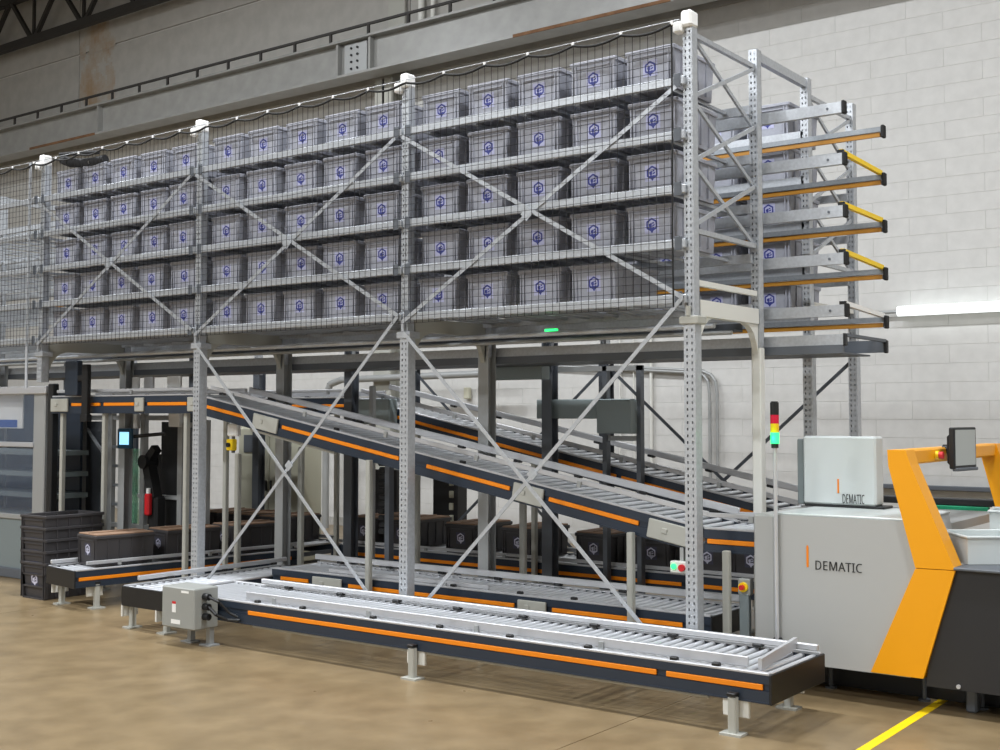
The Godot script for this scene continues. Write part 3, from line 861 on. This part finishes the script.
	# riding on the conveyors
	var lidded := make_tote("lidded_tote", "charcoal tote with brown lid, nearest on the cross conveyor beside the stack", 0.36, 0.56, 0.26, M.tote_dark, M.logo_dark, M.carton)
	lidded.position = V(-5.78, 0.343, 0.213); lidded.rotation.y = deg_to_rad(-8)
	lidded.set_meta("group", "charcoal totes")
	copy(lidded, "charcoal tote with brown lid, second on the cross conveyor", V(-5.685, 0.343, -0.46), deg_to_rad(-8))
	copy(lidded, "charcoal tote with brown lid, third on the cross conveyor", V(-5.59, 0.343, -1.13), deg_to_rad(-8))
	var spots := [-4.62, -4.15, -3.42, -2.78, -2.0, -1.45, -0.95, -0.58]
	for i in spots.size():
		copy(lidded, "charcoal tote on the rear conveyor, %s from the workstation" % ORD[spots.size() - 1 - i], V(spots[i], 0.4, -2.045))
	for i in 3:
		copy(lidded, "charcoal tote in the row before the beige cabinet, %s from the cabinet foot" % ORD[i], V(-6.9 + i * 0.5, 0.343, -2.02))
	conveyor("low roller conveyor before the beige cabinet holding a row of charcoal totes", V(-7.3, 0.34, -2.0), 0, 0, 1.75, 0.66, {"sh": 0.14, "strip_y": -0.07, "strips": [[0.1, 1.6]], "far_guide": 0.035, "pitch": 0.1, "legs": [[0.1, -0.03, 0.22], [1.6, -0.03, 0.22]]})

# ---------- workstation ----------
func letters(txt: String, h: float, m: Material, parent: Node3D, at: Vector3, width: float) -> void:
	var tm := TextMesh.new()
	var sf := SystemFont.new()
	sf.font_names = PackedStringArray(["Droid Sans"])
	tm.font = sf
	tm.text = txt
	tm.font_size = 64
	tm.pixel_size = 0.001
	tm.depth = 0.002
	tm.horizontal_alignment = HORIZONTAL_ALIGNMENT_CENTER
	var bb := tm.get_aabb()
	var sx := width / maxf(bb.size.x, 0.001); var sy := h / maxf(bb.size.y, 0.001)
	var o := put("lettering", tm, m, parent)
	o.scale = V(sx, sy, 1)
	o.position = at - V((bb.position.x + bb.size.x * 0.5) * sx, (bb.position.y + bb.size.y * 0.5) * sy, 0)

func build_station() -> void:
	var ws := thing("picking_station", "pale grey workstation housing with yellow arch and black cabinet side", "workstation", V(0, 0, 0))
	var Z := -0.3
	# housing
	part("corner_panel", mb().cbox(V(0.33, 0.615, -0.68), V(0.136, 0.87, 0.76), 0.012), M.machine, ws)
	var poly := PackedVector2Array([Vector2(0.406, 0.185), Vector2(1.2, 0.185), Vector2(1.25, 0.8), Vector2(1.2, 1.052), Vector2(0.406, 1.052)])
	part("front_panel", mb().prism(poly, -1.06, Z), M.machine, ws)
	part("panel_trim", mb().cbox(V(0.81, 1.058, -0.68), V(0.81, 0.014, 0.75), 0.004), M.machine_white, ws)
	part("plinth", mb().span(V(0.34, 0, -1.02), V(1.9, 0.18, -0.68)), M.black, ws)
	for fx in [0.62, 1.18, 1.5]:
		part("levelling_foot", mb().cyl(V(fx, 0, -0.6), V(fx, 0.18, -0.6), 0.014, 8).cyl(V(fx, 0, -0.6), V(fx, 0.012, -0.6), 0.035, 12), M.steel_dark, ws)
	letters("DEMATIC", 0.052, M.black, ws, V(0.795, 0.77, Z + 0.002), 0.28)
	part("logo_mark", mb().prism(PackedVector2Array([Vector2(0.6, 0.872), Vector2(0.606, 0.884), Vector2(0.613, 0.872), Vector2(0.613, 0.758), Vector2(0.606, 0.75), Vector2(0.6, 0.758)]), Z, Z + 0.003), M.orange, ws)
	# yellow arch: bent front leg, beam over the deck, rear leg
	var up := PackedVector2Array([Vector2(1.095, 1.452), Vector2(1.2, 1.452), Vector2(1.225, 1.37), Vector2(1.458, 0.802), Vector2(1.242, 0.798), Vector2(1.1, 1.36)])
	var dn := PackedVector2Array([Vector2(1.458, 0.798), Vector2(1.275, 0.192), Vector2(0.98, 0.192), Vector2(1.242, 0.794)])
	var ya := part("arch_leg", mb().prism(up, Z - 0.13, Z + 0.015), M.yellow, ws)
	part("lower_leg", mb().prism(dn, Z - 0.13, Z + 0.015), M.yellow, ya)
	part("arch_beam", mb().cbox(V(1.148, 1.41, -1.25), V(0.1, 0.085, 1.84), 0.01), M.yellow, ws)
	var yb := part("arch_leg", mb().prism(up, -2.3, -2.17), M.yellow, ws)
	part("lower_leg", mb().prism(dn, -2.3, -2.17), M.yellow, yb)
	# black cabinet side and its sill
	var cab := PackedVector2Array([Vector2(1.455, 0.8), Vector2(2.4, 0.8), Vector2(2.4, 0.15), Vector2(1.285, 0.15), Vector2(1.3, 0.28)])
	part("cabinet_side", mb().prism(cab, -1.3, Z - 0.005), M.cab_black, ws)
	part("sill", mb().cbox(V(1.94, 0.808, -0.78), V(0.98, 0.016, 1.0), 0.004), M.steel_dark, ws)
	part("bolt", mb().cyl(V(1.46, 0.17, Z - 0.006), V(1.46, 0.17, Z + 0.004), 0.012, 8), M.alu, ws)
	part("castor_block", mb().cbox(V(1.48, 0.08, -0.5), V(0.06, 0.16, 0.08), 0.01), M.steel_dark, ws)
	part("deck", mb().span(V(0.42, 0.93, -2.2), V(1.2, 0.985, -1.08)), M.alu_grey, ws)
	part("green_belt", mb().cbox(V(0.92, 0.97, -2.24), V(0.42, 0.08, 0.04), 0.006), M.green, ws)
	part("belt_frame", mb().cbox(V(0.8, 1.035, -2.3), V(0.9, 0.05, 0.1), 0.006), M.black, ws)
	# upper white housing with its own lettering
	var ub := thing("upper_housing", "tall white machine housing above the grey workstation", "machine box", V(0, 0, 0))
	part("case", mb().cbox(V(0.572, 1.298, -0.97), V(0.476, 0.434, 0.14), 0.012), M.machine_white, ub)
	part("case_base", mb().cbox(V(0.6, 1.073, -0.98), V(0.52, 0.016, 0.16), 0.004), M.black, ub)
	part("side_channel", mb().cbox(V(0.309, 1.285, -0.98), V(0.046, 0.42, 0.12), 0.006), M.slate, ub)
	letters("DEMATIC", 0.058, M.black, ub, V(0.665, 1.122, -0.899), 0.14)
	part("logo_mark", mb().span(V(0.562, 1.155, -0.901), V(0.572, 1.245, -0.897)), M.orange, ub)
	# monitor with its emergency stop
	var mo := thing("monitor", "small black framed monitor on the yellow beam", "monitor", V(1.235, 1.44, -1.06))
	mo.rotation.y = deg_to_rad(82)
	part("bezel", mb().cbox(V(0, 0.01, 0.06), V(0.31, 0.25, 0.035), 0.006), M.black, mo)
	part("back_shell", mb().cbox(V(0, 0.0, 0.035), V(0.26, 0.18, 0.04), 0.012), M.rubber, mo)
	part("screen", mb().span(V(-0.14, -0.095, 0.0775), V(0.14, 0.12, 0.0785)), M.mat_screen, mo)
	part("lower_lip", mb().cbox(V(0, -0.118, 0.075), V(0.29, 0.02, 0.035), 0.004), M.steel_dark, mo)
	part("mount", mb().cyl(V(0, 0, -0.06), V(0, 0, 0.02), 0.03, 10), M.black, mo)
	var es := thing("emergency_stop", "red emergency stop button on the yellow beam beside the monitor", "button", V(1.2, 1.41, -0.83))
	part("collar", mb().cyl(V(0, 0, 0), V(0.02, 0, 0), 0.026, 12), M.bar_yellow, es)
	part("button", mb().cyl(V(0.02, 0, 0), V(0.045, 0, 0), 0.022, 12), M.red, es)
	# white trays on the cabinet
	for i in 3:
		var tr := thing("white_tray", "white plastic tray on the black cabinet, %s" % ["nearest and tilted", "middle one of the three", "rearmost of the three"][i], "tray", [V(1.5, 0.818, -0.72), V(1.64, 0.818, -1.17), V(2.03, 0.818, -1.02)][i], deg_to_rad([38.0, 10.0, 10.0][i]), "white trays on the workstation")
		var w: float = [0.36, 0.42, 0.3][i]; var d: float = [0.4, 0.3, 0.3][i]; var h: float = [0.15, 0.26, 0.2][i]
		var b := mb()
		b.span(V(-w / 2, 0, -d / 2), V(w / 2, 0.01, d / 2))
		b.span(V(-w / 2, 0.01, d / 2 - 0.012), V(w / 2, h, d / 2)); b.span(V(-w / 2, 0.01, -d / 2), V(w / 2, h, -d / 2 + 0.012))
		b.span(V(-w / 2, 0.01, -d / 2 + 0.012), V(-w / 2 + 0.012, h, d / 2 - 0.012)); b.span(V(w / 2 - 0.012, 0.01, -d / 2 + 0.012), V(w / 2, h, d / 2 - 0.012))
		part("bin", b, M.machine_white, tr)
		part("rim", mb().cbox(V(0, h, d / 2), V(w + 0.02, 0.014, 0.02), 0.004).cbox(V(0, h, -d / 2), V(w + 0.02, 0.014, 0.02), 0.004).cbox(V(w / 2, h, 0), V(0.02, 0.014, d), 0.004).cbox(V(-w / 2, h, 0), V(0.02, 0.014, d), 0.004), M.machine_white, tr)
	# stack light
	var sl := thing("signal_tower", "red amber green signal tower lit green on a thin pole", "signal light", V(0.42, 0, -0.275))
	part("pole", mb().cyl(V(0, 0.3, 0), V(0, 1.452, 0), 0.012, 10), M.chrome, sl)
	part("pole_clamp", mb().cbox(V(0, 0.31, -0.01), V(0.05, 0.03, 0.03), 0.005), M.black, sl)
	part("base", mb().cyl(V(0, 1.452, 0), V(0, 1.478, 0), 0.022, 14), M.black, sl)
	part("green_lamp", mb().cyl(V(0, 1.478, 0), V(0, 1.545, 0), 0.026, 16), M.led_green, sl)
	part("amber_lamp", mb().cyl(V(0, 1.545, 0), V(0, 1.598, 0), 0.026, 16), M.amber, sl)
	part("red_lamp", mb().cyl(V(0, 1.598, 0), V(0, 1.65, 0), 0.026, 16), M.signal_red, sl)
	part("buzzer", mb().cyl(V(0, 1.65, 0), V(0, 1.725, 0), 0.026, 16).cyl(V(0, 1.725, 0), V(0, 1.732, 0), 0.02, 16), M.black, sl)
	var gl := OmniLight3D.new()
	gl.name = "signal_glow"
	gl.light_color = Color(0.1, 1.0, 0.45); gl.light_energy = 0.012; gl.light_size = 0.026; gl.shadow_enabled = true
	gl.omni_range = 10.0
	add_child(gl); gl.position = V(0.42, 1.51, -0.24)
	# standing mat at the operator's side
	solo("floor_mat", mb().cbox(V(2.3, 0.008, -0.48), V(1.85, 0.016, 0.5), 0.004), M.rubber, "black standing mat on the floor before the black cabinet", "mat").position = V(0, 0, -0.45)
	# e-stop box beside the housing
	var eb := thing("stop_box", "grey push-button box with yellow collar between conveyor and workstation", "control box", V(0.17, 0, -0.3))
	part("pillar", mb().cbox(V(0.02, 0.42, -0.03), V(0.06, 0.28, 0.05), 0.006), M.slate, eb)
	part("foot", mb().cbox(V(0.02, 0.15, -0.03), V(0.045, 0.27, 0.045), 0.006).span(V(-0.03, 0, -0.07), V(0.07, 0.012, 0.01)), M.alu_grey, eb)
	part("collar", mb().cyl(V(0.02, 0.6, -0.01), V(0.02, 0.6, 0.006), 0.03, 14), M.bar_yellow, eb)
	part("button", mb().cyl(V(0.02, 0.6, 0.006), V(0.02, 0.6, 0.03), 0.016, 12), M.red, eb)
	part("head", mb().cbox(V(0.02, 0.6, -0.04), V(0.08, 0.1, 0.06), 0.006), M.box_grey, eb)
	# start/stop buttons under the slope
	var bb := thing("button_box", "small pale box with green and red buttons beside the end post", "control box", V(-0.24, 0.69, -0.3))
	part("case", mb().cbox(V(0, 0, 0), V(0.12, 0.075, 0.05), 0.006), M.paint_white, bb)
	part("green_button", mb().cyl(V(-0.03, 0.005, 0.025), V(-0.03, 0.005, 0.035), 0.018, 12), M.led_green, bb)
	part("red_button", mb().cyl(V(0.03, 0.0, 0.025), V(0.03, 0.0, 0.045), 0.022, 12), M.red, bb)
	part("stem", mb().span(V(-0.012, 0.03, -0.035), V(0.012, 0.12, -0.02)), M.alu_grey, bb)

# ---------- machinery under the rack ----------
func build_underdeck() -> void:
	# slate portal between the rows with its boxes
	var pf := thing("slate_portal", "slate grey steel portal with a box beam behind the front slope", "frame")
	part("box_beam", mb().cbox(V(-1.99, 1.7, -1.92), V(0.92, 0.16, 0.1), 0.006), M.slate_light, pf)
	part("gear_box", mb().cbox(V(-1.64, 1.635, -1.86), V(0.32, 0.27, 0.14), 0.008), M.slate_light, pf)
	for x in [-1.79, -1.47]:
		part("leg", mb().span(V(x - 0.02, 0.012, -1.96), V(x + 0.02, 2.05, -1.9)), M.steel_dark, pf)
		part("foot_plate", mb().span(V(x - 0.06, 0, -1.99), V(x + 0.06, 0.012, -1.87)), M.steel_dark, pf)
	part("cross_bar", mb().span(V(-1.77, 1.44, -1.94), V(-1.49, 1.48, -1.92)), M.alu_grey, pf)
	part("top_bar", mb().span(V(-2.35, 2.01, -1.94), V(-1.45, 2.05, -1.9)), M.alu_grey, pf)
	solo("steel_lintel", mb().cbox(V(-2.55, 2.0, -1.68), V(0.66, 0.11, 0.12), 0.006), M.slate_light, "short slate lintel under the tray between two dark legs", "beam")
	solo("motor_cover", mb().cbox(V(-4.3, 1.68, -1.9), V(0.4, 0.24, 0.12), 0.01), M.slate_light, "grey motor cover above the rear slope's upper end", "cover")
	# beige cabinet
	var cb := thing("electrical_cabinet", "beige electrical cabinet standing behind the crossing braces", "cabinet", V(-6.88, 0, -3.06))
	part("body", mb().cbox(V(0, 0.78, 0), V(1.06, 1.5, 0.3), 0.01), M.beige, cb)
	for s in [-1, 1]:
		var d := part("door", mb().cbox(V(s * 0.262, 0.78, 0.155), V(0.51, 1.44, 0.02), 0.006), M.beige, cb)
		part("handle", mb().cbox(V(s * 0.04, 0.85, 0.172), V(0.025, 0.12, 0.02), 0.005), M.black, d)
	part("vent", mb().span(V(-0.42, 1.22, 0.165), V(-0.26, 1.42, 0.172)), M.steel_dark, cb)
	part("isolator", mb().cyl(V(0.22, 1.0, 0.165), V(0.22, 1.0, 0.19), 0.03, 10), M.red, cb)
	part("plinth", mb().span(V(-0.52, 0, -0.14), V(0.52, 0.04, 0.14)), M.black, cb)
	# dark control cabinets
	for i in 2:
		var x: float = [-4.9, -4.09][i]
		var dc := thing("drive_cabinet", ["charcoal drive cabinet with pale fuse blocks near the beige cabinet", "charcoal drive cabinet behind the second perforated post"][i], "cabinet", V(x - 0.16, 0, -2.92), 0.0, "drive cabinets")
		part("body", mb().cbox(V(0, 0.8, 0), V(0.32, 0.56, 0.16), 0.008), M.cab_black, dc)
		part("stand", mb().span(V(-0.12, 0, -0.03), V(-0.08, 0.52, 0.03)).span(V(0.08, 0, -0.03), V(0.12, 0.52, 0.03)), M.steel_dark, dc)
		for j in 4:
			part("fuse_block", mb().cbox(V(0.09, 0.62 + j * 0.12, 0.088), V(0.05, 0.07, 0.02), 0.004), M.beige, dc)
	# chain of cables hanging beside the post
	var ch := thing("cable_chain", "black cable chain hanging behind the second perforated post", "cable chain", V(-3.52, 0, -1.12))
	for i in 13:
		part("link", mb().cbox(V(0.0 + 0.008 * sin(i * 1.7), 0.66 + i * 0.058, 0), V(0.075, 0.05, 0.04), 0.01), M.rubber, ch)
	part("channel", mb().span(V(0.05, 0.0, -0.03), V(0.1, 1.42, 0.03)), M.steel_dark, ch)
	# slim service posts
	var posts := [[-3.95, -1.45, 1.9, "alu_grey", "slim grey service post behind the slope near the cable chain"], [-3.42, -1.45, 1.5, "paint_grey", "pale service post between two charcoal totes"], [-4.52, -1.13, 1.35, "paint_grey", "pale round-shouldered post beside the crossing braces' centre"], [-4.78, -0.62, 1.3, "paint_grey", "pale post under the slope's yellow switch"], [-2.18, -1.3, 1.1, "paint_grey", "short pale post between the dark rear legs"]]
	for p in posts:
		var sp := thing("service_post", p[4], "post", V(p[0], 0, p[1]), 0.0, "service posts")
		part("tube", mb().cbox(V(0, p[2] * 0.5 + 0.01, 0), V(0.05, p[2], 0.05), 0.008), M[p[3]], sp)
		part("foot", mb().span(V(-0.06, 0, -0.06), V(0.06, 0.012, 0.06)), M.galv_dark, sp)
	# yellow switch under the slope
	var sw := thing("limit_switch", "yellow rotary switch in a white bracket under the slope", "switch", V(-4.72, 1.38, -0.5))
	part("bracket", mb().cbox(V(0.02, 0.14, 0.0), V(0.13, 0.11, 0.05), 0.008), M.tag_white, sw)
	part("case", mb().cbox(V(-0.01, 0.01, 0), V(0.08, 0.1, 0.06), 0.008), M.bar_yellow, sw)
	part("knob", mb().cyl(V(-0.01, 0.01, 0.03), V(-0.01, 0.01, 0.05), 0.02, 10), M.black, sw)
	part("stem", mb().span(V(-0.012, -0.06, -0.02), V(0.012, 0.1, 0.0)), M.steel_dark, sw)
	# lift frame at the far end: aluminium posts with dark infill
	var lf := thing("lift_tower", "aluminium machine frame with dark infill under the high level conveyor", "frame", V(0, 0, -1.25))
	for x in [-8.35, -8.02, -7.5, -7.28, -6.95, -6.35]:
		part("upright", mb().cbox(V(x, 0.96, 0), V(0.07, 1.92, 0.06), 0.006), M.alu_grey, lf)
	for y in [0.5, 1.62]:
		part("rail", mb().cbox(V(-7.35, y, -0.005), V(2.0, 0.05, 0.045), 0.005), M.alu_grey, lf)
	part("rail", mb().cbox(V(-6.16, 1.55, -0.005), V(0.4, 0.05, 0.045), 0.005), M.alu_grey, lf)
	part("infill", mb().span(V(-7.98, 0.53, -0.03), V(-7.54, 1.58, -0.02)), M.steel_dark, lf)
	part("infill", mb().span(V(-6.7, 0.53, -0.03), V(-6.4, 1.58, -0.02)), M.cab_black, lf)
	for q in [[-8.3, -8.06], [-7.46, -7.32]]:
		for y in [0.7, 0.9, 1.1, 1.3]:
			part("rung", mb().span(V(q[0], y, -0.02), V(q[1], y + 0.03, 0.02)), M.galv_dark, lf)
	part("green_pane", mb().span(V(-7.25, 0.53, -0.02), V(-6.98, 1.3, -0.012)), M.glass_green, lf)
	part("stay", mb().bar(V(-7.9, 1.5, 0.03), V(-7.55, 1.2, 0.03), 0.03, 0.02, Vector3.BACK), M.galv, lf)
	part("head_box", mb().cbox(V(-6.39, 1.6, 0.05), V(0.17, 0.14, 0.05), 0.008), M.tag_white, lf)
	part("head_box", mb().cbox(V(-7.06, 1.585, 0.05), V(0.16, 0.15, 0.05), 0.008), M.tag_white, lf)
	part("infill", mb().span(V(-6.92, 0.53, -0.04), V(-6.72, 1.25, -0.03)), M.cab_black, lf)
	part("infill", mb().span(V(-6.3, 0.53, -0.03), V(-6.0, 1.5, -0.02)), M.steel_dark, lf)
	part("rail", mb().cbox(V(-6.7, 0.82, 0.0), V(0.66, 0.045, 0.04), 0.005), M.alu_grey, lf)
	part("upright", mb().cbox(V(-5.97, 0.8, 0), V(0.06, 1.6, 0.06), 0.006), M.alu_grey, lf)
	part("infill", mb().span(V(-8.3, 0.53, -0.03), V(-8.06, 1.58, -0.025)), M.steel_dark, lf)
	# screen on its arm
	var hm := thing("operator_screen", "small lit blue-white touch screen among the aluminium posts", "screen", V(-6.745, 1.415, -0.87))
	part("bezel", mb().cbox(V(0, 0, 0), V(0.23, 0.2, 0.03), 0.008), M.mat_teal, hm)
	part("display", mb().span(V(-0.075, -0.06, 0.0155), V(0.075, 0.065, 0.017)), M.screen, hm)
	part("arm", mb().cyl(V(0.08, 0.02, -0.02), V(0.36, 0.05, -0.2), 0.018, 8), M.black, hm)
	# robot-like handling arm
	var ra := thing("handling_arm", "black jointed handling arm with a red tool beside the lift frame", "arm", V(-6.56, 0, -1.12))
	part("column", mb().cbox(V(0, 0.42, 0), V(0.14, 0.84, 0.12), 0.02), M.rubber, ra)
	part("upper_arm", mb().bar(V(0, 0.82, 0.02), V(-0.12, 1.18, 0.02), 0.1, 0.1), M.rubber, ra)
	part("fore_arm", mb().bar(V(-0.12, 1.18, 0.03), V(0.02, 1.32, 0.03), 0.08, 0.08), M.black, ra)
	part("joint", mb().cyl(V(-0.12, 1.18, -0.05), V(-0.12, 1.18, 0.1), 0.07, 14), M.black, ra)
	part("tool", mb().cbox(V(-0.02, 0.76, 0.09), V(0.07, 0.22, 0.06), 0.015), M.red, ra)
	part("tool_tip", mb().cyl(V(-0.02, 0.87, 0.09), V(-0.02, 0.92, 0.09), 0.022, 10), M.tag_white, ra)
	# side cover plates above the high conveyor
	for i in 3:
		var x: float = [-6.63, -6.42, -6.03][i]
		solo("cover_plate", mb().cbox(V(x, 1.945, -0.9), V([0.1, 0.14, 0.2][i], 0.16, 0.03), 0.006), M.tag_white if i != 1 else M.alu, ["white sensor cover on the high conveyor, nearest the lift mast", "silver sensor cover on the high conveyor", "white sensor cover on the high conveyor, next to the post"][i], "cover", "sensor covers on the high conveyor")
	# lift mast
	var lm := thing("lift_mast", "black lift mast rising over the high level conveyor", "mast", V(-6.55, 0, -0.3))
	part("mast", mb().cbox(V(0, 1.86, 0.02), V(0.09, 0.54, 0.05), 0.008), M.rubber, lm)
	part("foot_block", mb().cbox(V(0, 1.62, 0.02), V(0.11, 0.07, 0.06), 0.006), M.rubber, lm)
	part("carriage", mb().cbox(V(-0.22, 2.0, 0.01), V(0.2, 0.34, 0.07), 0.01), M.navy, lm)
	part("carriage_link", mb().cbox(V(-0.08, 2.0, 0.01), V(0.12, 0.06, 0.05), 0.006), M.rubber, lm)
	# glazed cell at the far end
	var gc := thing("glazed_cell", "glazed machine cell with a dark frame beside the nested totes", "enclosure", V(0, 0, -0.4))
	part("corner_post", mb().cbox(V(-7.27, 0.98, 0), V(0.08, 1.96, 0.08), 0.01), M.black, gc)
	part("frame_post", mb().cbox(V(-7.5, 0.95, -0.02), V(0.2, 1.86, 0.06), 0.01), M.alu_grey, gc)
	part("head_rail", mb().cbox(V(-8.5, 1.9, 0), V(2.3, 0.08, 0.08), 0.008), M.alu, gc)
	part("mid_rail", mb().cbox(V(-8.55, 1.35, 0), V(1.95, 0.05, 0.06), 0.006), M.alu, gc)
	part("foot_rail", mb().cbox(V(-8.5, 0.05, 0), V(2.3, 0.1, 0.08), 0.008), M.steel_dark, gc)
	part("low_rail", mb().cbox(V(-8.55, 0.62, 0), V(1.95, 0.05, 0.06), 0.006), M.alu_grey, gc)
	part("upper_pane", mb().span(V(-9.5, 1.38, -0.006), V(-7.6, 1.86, 0.006)), M.glass, gc)
	part("lower_pane", mb().span(V(-9.5, 0.65, -0.006), V(-7.6, 1.32, 0.006)), M.glass, gc)
	part("kick_panel", mb().span(V(-9.5, 0.1, -0.01), V(-7.6, 0.6, 0.01)), M.slate, gc)
	part("back_panel", mb().span(V(-9.6, 0.0, -0.7), V(-7.8, 1.9, -0.67)), M.navy, gc)
	for i in 5:
		part("inner_shelf", mb().span(V(-9.5, 0.35 + i * 0.22, -0.65), V(-7.62, 0.4 + i * 0.22, -0.25)), M.slate, gc)
	var bd := thing("notice_board", "white and blue notice board inside the glazed cell", "board", V(-8.3, 1.68, -0.52))
	part("board", mb().cbox(V(0, 0.02, 0), V(0.62, 0.38, 0.02), 0.004), M.tag_white, bd)
	part("blue_band", mb().span(V(-0.3, -0.16, 0.01), V(0.22, -0.08, 0.012)), M.mat_blue, bd)
	part("hook", mb().span(V(-0.02, 0.2, -0.01), V(0.02, 0.26, 0.0)), M.alu, bd)

# ---------- on the wall ----------
func build_wall_fittings() -> void:
	var lt := thing("wall_tube_lamp", "long lit white tube lamp mounted on the block wall", "lamp", V(0, 2.77, -6.52))
	part("mount_plate", mb().cbox(V(0.3, 0.0, -0.04), V(2.4, 0.06, 0.05), 0.01), M.tag_white, lt)
	part("tube", mb().cyl(V(-0.9, 0.0, 0.04), V(1.5, 0.0, 0.04), 0.055, 14), M.tube, lt)
	part("feed_pipe", mb().cyl(V(-1.2, 0.0, 0.0), V(-0.9, 0.0, 0.0), 0.018, 8), M.alu_grey, lt)
	var al := AreaLight3D.new()
	al.name = "wall_tube_light"
	al.area_size = Vector2(2.4, 0.1); al.light_energy = 0.1; al.light_color = Color(0.95, 1, 1)
	al.area_range = 20.0; al.area_attenuation = 2.0; al.shadow_enabled = true
	add_child(al)
	al.position = V(0.3, 2.77, -6.41)
	al.rotation.y = PI
	# conduits
	var k := 0
	for x in [-3.19, -3.09]:
		var pts := [V(x, 0.3, -6.53), V(x, 1.9, -6.53), V(x - 0.02, 2.05, -6.53), V(x - 0.08, 2.13, -6.53), V(x - 0.2, 2.16 + k * 0.02, -6.53), V(-5.6, 2.3 + k * 0.03, -6.53)]
		solo("wall_conduit", mb().tube(pts, 0.02, 8), M.alu_grey, ["grey conduit bending down the block wall, inner of the pair", "grey conduit bending down the block wall, outer of the pair"][k], "conduit", "bent conduits on the wall")
		k += 1
	for i in 3:
		var x: float = [-4.45, -4.25, -4.0][i]
		solo("wall_pipe", mb().cyl(V(x, 0.2, -6.55), V(x, 3.5, -6.55), [0.012, 0.009, 0.02][i], 8), M.paint_white, ["thin white pipe on the wall, first behind the slate portal", "thinnest white pipe on the wall behind the slate portal", "thicker white pipe on the wall behind the slate portal"][i], "pipe", "white wall pipes")
	solo("bent_pipe", mb().tube([V(-9.2, 0.0, -6.12), V(-9.2, 1.95, -6.12), V(-9.12, 2.1, -6.12), V(-8.9, 2.16, -6.12), V(-6.0, 2.2, -6.12)], 0.05, 10), M.alu_grey, "thick grey pipe bending along the wall under the rack", "pipe")
	solo("junction_plate", mb().cbox(V(-6.9, 1.95, -6.55), V(0.1, 0.16, 0.06), 0.01), M.beige, "small beige box on the wall seen under the rack", "wall box")
	solo("cable_trunking", mb().cbox(V(2.0, 0.875, -6.55), V(7.0, 0.05, 0.07), 0.008), M.steel_dark, "dark cable trunking along the wall behind the yellow arch", "trunking")
	struct("baseboard_back", mb().span(V(-23.9, 0, -6.6), V(10.9, 0.12, -6.57)), M.panel_grey)
